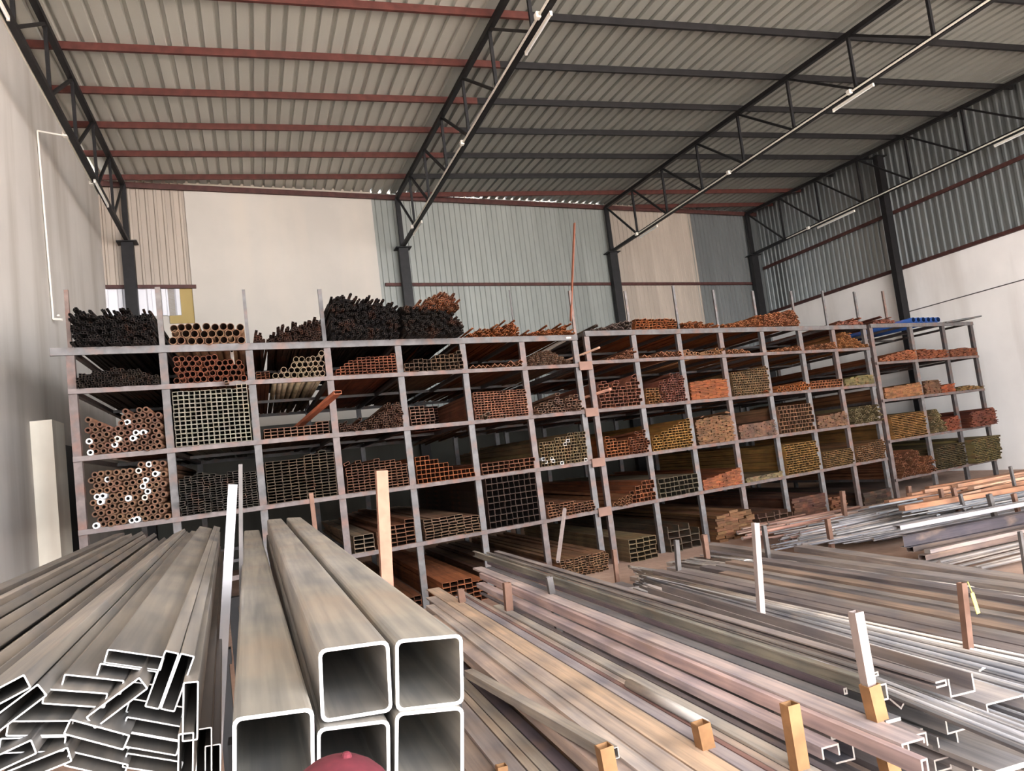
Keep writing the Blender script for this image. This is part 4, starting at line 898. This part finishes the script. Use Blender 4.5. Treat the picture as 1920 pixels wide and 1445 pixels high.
# yellow tag, ties
tg = empty('paper_tag', on_y(1816, 1100, on_z(1816, 1213, HC-1.50).y-0.06)); tag(tg, 'yellow paper tag hanging on the brown post', 'tag')
o = link('slip', box_mesh(0.028, 0.004, 0.13, 'slip', 0.001), 'yellow_tag', tg); o.location = (0.02, -0.01, -0.1); o.rotation_euler = (0, math.radians(-10), 0)
beam('string', tg.location+Vector((0, 0, 0.03)), tg.location+Vector((0.015, -0.01, -0.05)), 0.006, 0.006, 'yellow_tag', tg, 'rod')
def tie(px, py, dz, label, ang, wpx=15, mat='strap_plastic'):
    p = on_z(px, py, HC-dz+0.02); r = wpx*depth(p)/FPX/2; v = []; f = []
    for k in range(9):                       # a bent strip, thickened
        t = math.pi*k/8; c, q = math.cos(t), math.sin(t)
        for rr in (r, r-0.006):
            for yy in (-0.009, 0.009): v.append((-rr*c, yy+0.3*r*q, rr*0.5*q-0.01))
    for k in range(8):
        i = 4*k; j = i+4
        f += [(i, i+1, j+1, j), (i+2, j+2, j+3, i+3), (i, j, j+2, i+2), (i+1, i+3, j+3, j+1)]
    f += [(0, 2, 3, 1), (32, 33, 35, 34)]
    o = link('plastic_tie', mesh('plastic_tie', v, f), mat); o.location = p; o.rotation_euler = (math.radians(-35), 0, math.radians(ang))
    tag(o, label, 'tie'); return o
for q in [(1402, 1050, 1.9, 'white plastic tie left of the tall pale post', -20), (1491, 1068, 1.88, 'white plastic tie, first right of the tall pale post', -50), (1520, 1065, 1.88, 'white plastic tie, second right of the tall pale post', -40),
          (1665, 1090, 1.86, 'pinkish tie on the grey rods, upper one', -60), (1622, 1104, 1.84, 'pinkish tie on the grey rods, lower one', -20), (1578, 1192, 1.45, 'white clip beside the white square post', 0),
          (1893, 1215, 1.55, 'white knob like tie near the right edge', 10), (1840, 1252, 1.3, 'white hook shaped tie on the bars at right', 20), (1760, 965, 1.93, 'white curl of strap on the slate rods', 30)]:
    tie(*q)

# ------------------------------------------------------------------ trestles that carry the piles (below the picture)
def trestle(x0, x1, y, z, label):
    t = empty('steel_trestle', ((x0+x1)/2, y, 0)); tag(t, label, 'trestle')
    beam('crossbar', (x0, y, z-0.04), (x1, y, z-0.04), 0.08, 0.08, 'dark_paint', t)
    n = 2
    for x in (x0+0.05, x1-0.05): beam('leg', (x, y, 0), (x, y, z-0.08), 0.07, 0.07, 'dark_paint', t)
for i, y in enumerate((2.6, 4.8, 7.0)):
    trestle(-2.6, -0.22, y, 1.33, 'steel trestle under the flat tubes, %s from the front' % ORD[i])
    trestle(-0.15, 0.56, y, 1.46, 'steel trestle under the big square tubes, %s from the front' % ORD[i])
    trestle(0.75, 4.6, y+0.3, 0.53, 'steel trestle under the middle pile, %s from the front' % ORD[i])

# ------------------------------------------------------------------ the person whose cap shows at the bottom edge
def person():
    top = on_y(628, 1414, 1.22); x, y, H = top.x, top.y, top.z-0.015
    r = empty('person', (x, y, 0)); tag(r, 'person in a maroon red cap, only the crown showing at the bottom', 'person')
    J = [(0, 0, .53), (0, 0, .62), (0, .01, .72), (0, .01, .81), (0, 0, .86), (0, -.005, .90), (0, 0, .95),           # pelvis..head
         (.055, 0, .50), (.06, -.01, .28), (.06, .01, .05), (.06, -.07, .025), (-.055, 0, .50), (-.06, -.01, .28), (-.06, .01, .05), (-.06, -.07, .025),
         (.105, .01, .80), (.125, .02, .64), (.13, -.03, .50), (.13, -.05, .45), (-.105, .01, .80), (-.125, .02, .64), (-.13, -.03, .50), (-.13, -.05, .45)]
    E_ = [(0, 1), (1, 2), (2, 3), (3, 4), (4, 5), (5, 6), (0, 7), (7, 8), (8, 9), (9, 10), (0, 11), (11, 12), (12, 13), (13, 14), (3, 15), (15, 16), (16, 17), (17, 18), (3, 19), (19, 20), (20, 21), (21, 22)]
    rad = [.10, .09, .105, .09, .04, .05, .055, .06, .042, .03, .024, .06, .042, .03, .024, .045, .034, .026, .02, .045, .034, .026, .02]
    V = [(a*H, -b*H, c*H) for a, b, c in J]; Rd = [q*H/1.74*1.74*0.62 for q in rad]; E2 = list(E_)
    for s in (1, -1):                        # five fingers a hand
        w = 18 if s > 0 else 22
        for k, (dx, dy, ln) in enumerate([(-.01, -.028, .055), (0, -.018, .085), (0, -.006, .095), (0, .008, .088), (0, .02, .07)]):
            b = Vector(V[w]); i0 = len(V)
            V.append(tuple(b+Vector((s*dx, -dy, -.03)))); V.append(tuple(b+Vector((s*dx*2, -dy*1.4+.01, -.03-ln*.55)))); V.append(tuple(b+Vector((s*dx*2-s*.008, -dy*1.4+.02, -.03-ln))))
            Rd += [.011, .009, .008]; E2 += [(w, i0), (i0, i0+1), (i0+1, i0+2)]
    me = bpy.data.meshes.new('body'); me.from_pydata(V, E2, []); o = bpy.data.objects.new('body', me); COL.objects.link(o); o.parent = r
    me.materials.append(MATS['shirt_cloth'])
    sk = o.modifiers.new('skin', 'SKIN'); sk.use_smooth_shade = True
    for i, sv in enumerate(me.skin_vertices[0].data): sv.radius = (Rd[i], Rd[i]*0.8 if i < 4 else Rd[i]); sv.use_root = (i == 0)
    sb = o.modifiers.new('sub', 'SUBSURF'); sb.levels = 1; sb.render_levels = 2
    # head with face, hair and cap
    def ell(name, c, rx, ry, rz, mat, cut=None, seg=20):
        bm = bmesh.new(); bmesh.ops.create_uvsphere(bm, u_segments=seg, v_segments=14, radius=1)
        for v in bm.verts: v.co = Vector((v.co.x*rx, v.co.y*ry, v.co.z*rz))
        if cut is not None: bmesh.ops.delete(bm, geom=[v for v in bm.verts if v.co.z < cut], context='VERTS')
        m2 = bpy.data.meshes.new(name); bm.to_mesh(m2); bm.free()
        for p in m2.polygons: p.use_smooth = True
        q = link(name, m2, mat, r); q.location = c; return q
    zc = H-0.115
    ell('head', (0, 0, zc), 0.077, 0.096, 0.112, 'skin')
    for s in (-1, 1):
        ell('ear', (s*0.078, 0, zc-0.005), 0.012, 0.02, 0.032, 'skin', None, 10); ell('eye', (s*0.03, 0.088, zc), 0.012, 0.008, 0.009, 'pvc_white', None, 10)
    ell('nose', (0, 0.1, zc-0.025), 0.014, 0.016, 0.024, 'skin', None, 10); ell('mouth', (0, 0.088, zc-0.062), 0.024, 0.008, 0.007, 'cap_cloth', None, 10)
    ell('hair', (0, -0.006, zc+0.012), 0.081, 0.099, 0.106, 'hair', -0.05)
    cp = ell('cap', (0, 0, zc+0.035), 0.088, 0.108, 0.09, 'cap_cloth', -0.005, 28)
    bm = bmesh.new(); bmesh.ops.create_circle(bm, cap_ends=True, radius=1, segments=24)
    for v in bm.verts: v.co = Vector((v.co.x*0.085, 0.10+max(-0.02, v.co.y*0.085), -0.012*abs(v.co.x)))
    bmesh.ops.solidify(bm, geom=list(bm.faces), thickness=0.005)
    m2 = bpy.data.meshes.new('brim'); bm.to_mesh(m2); bm.free(); q = link('brim', m2, 'cap_cloth', cp); q.location = (0, 0, 0)
    bm = bmesh.new(); bmesh.ops.create_uvsphere(bm, u_segments=10, v_segments=6, radius=0.008); m2 = bpy.data.meshes.new('button'); bm.to_mesh(m2); bm.free()
    q = link('button', m2, 'cap_cloth', cp); q.location = (0.016, 0, 0.088)
person()
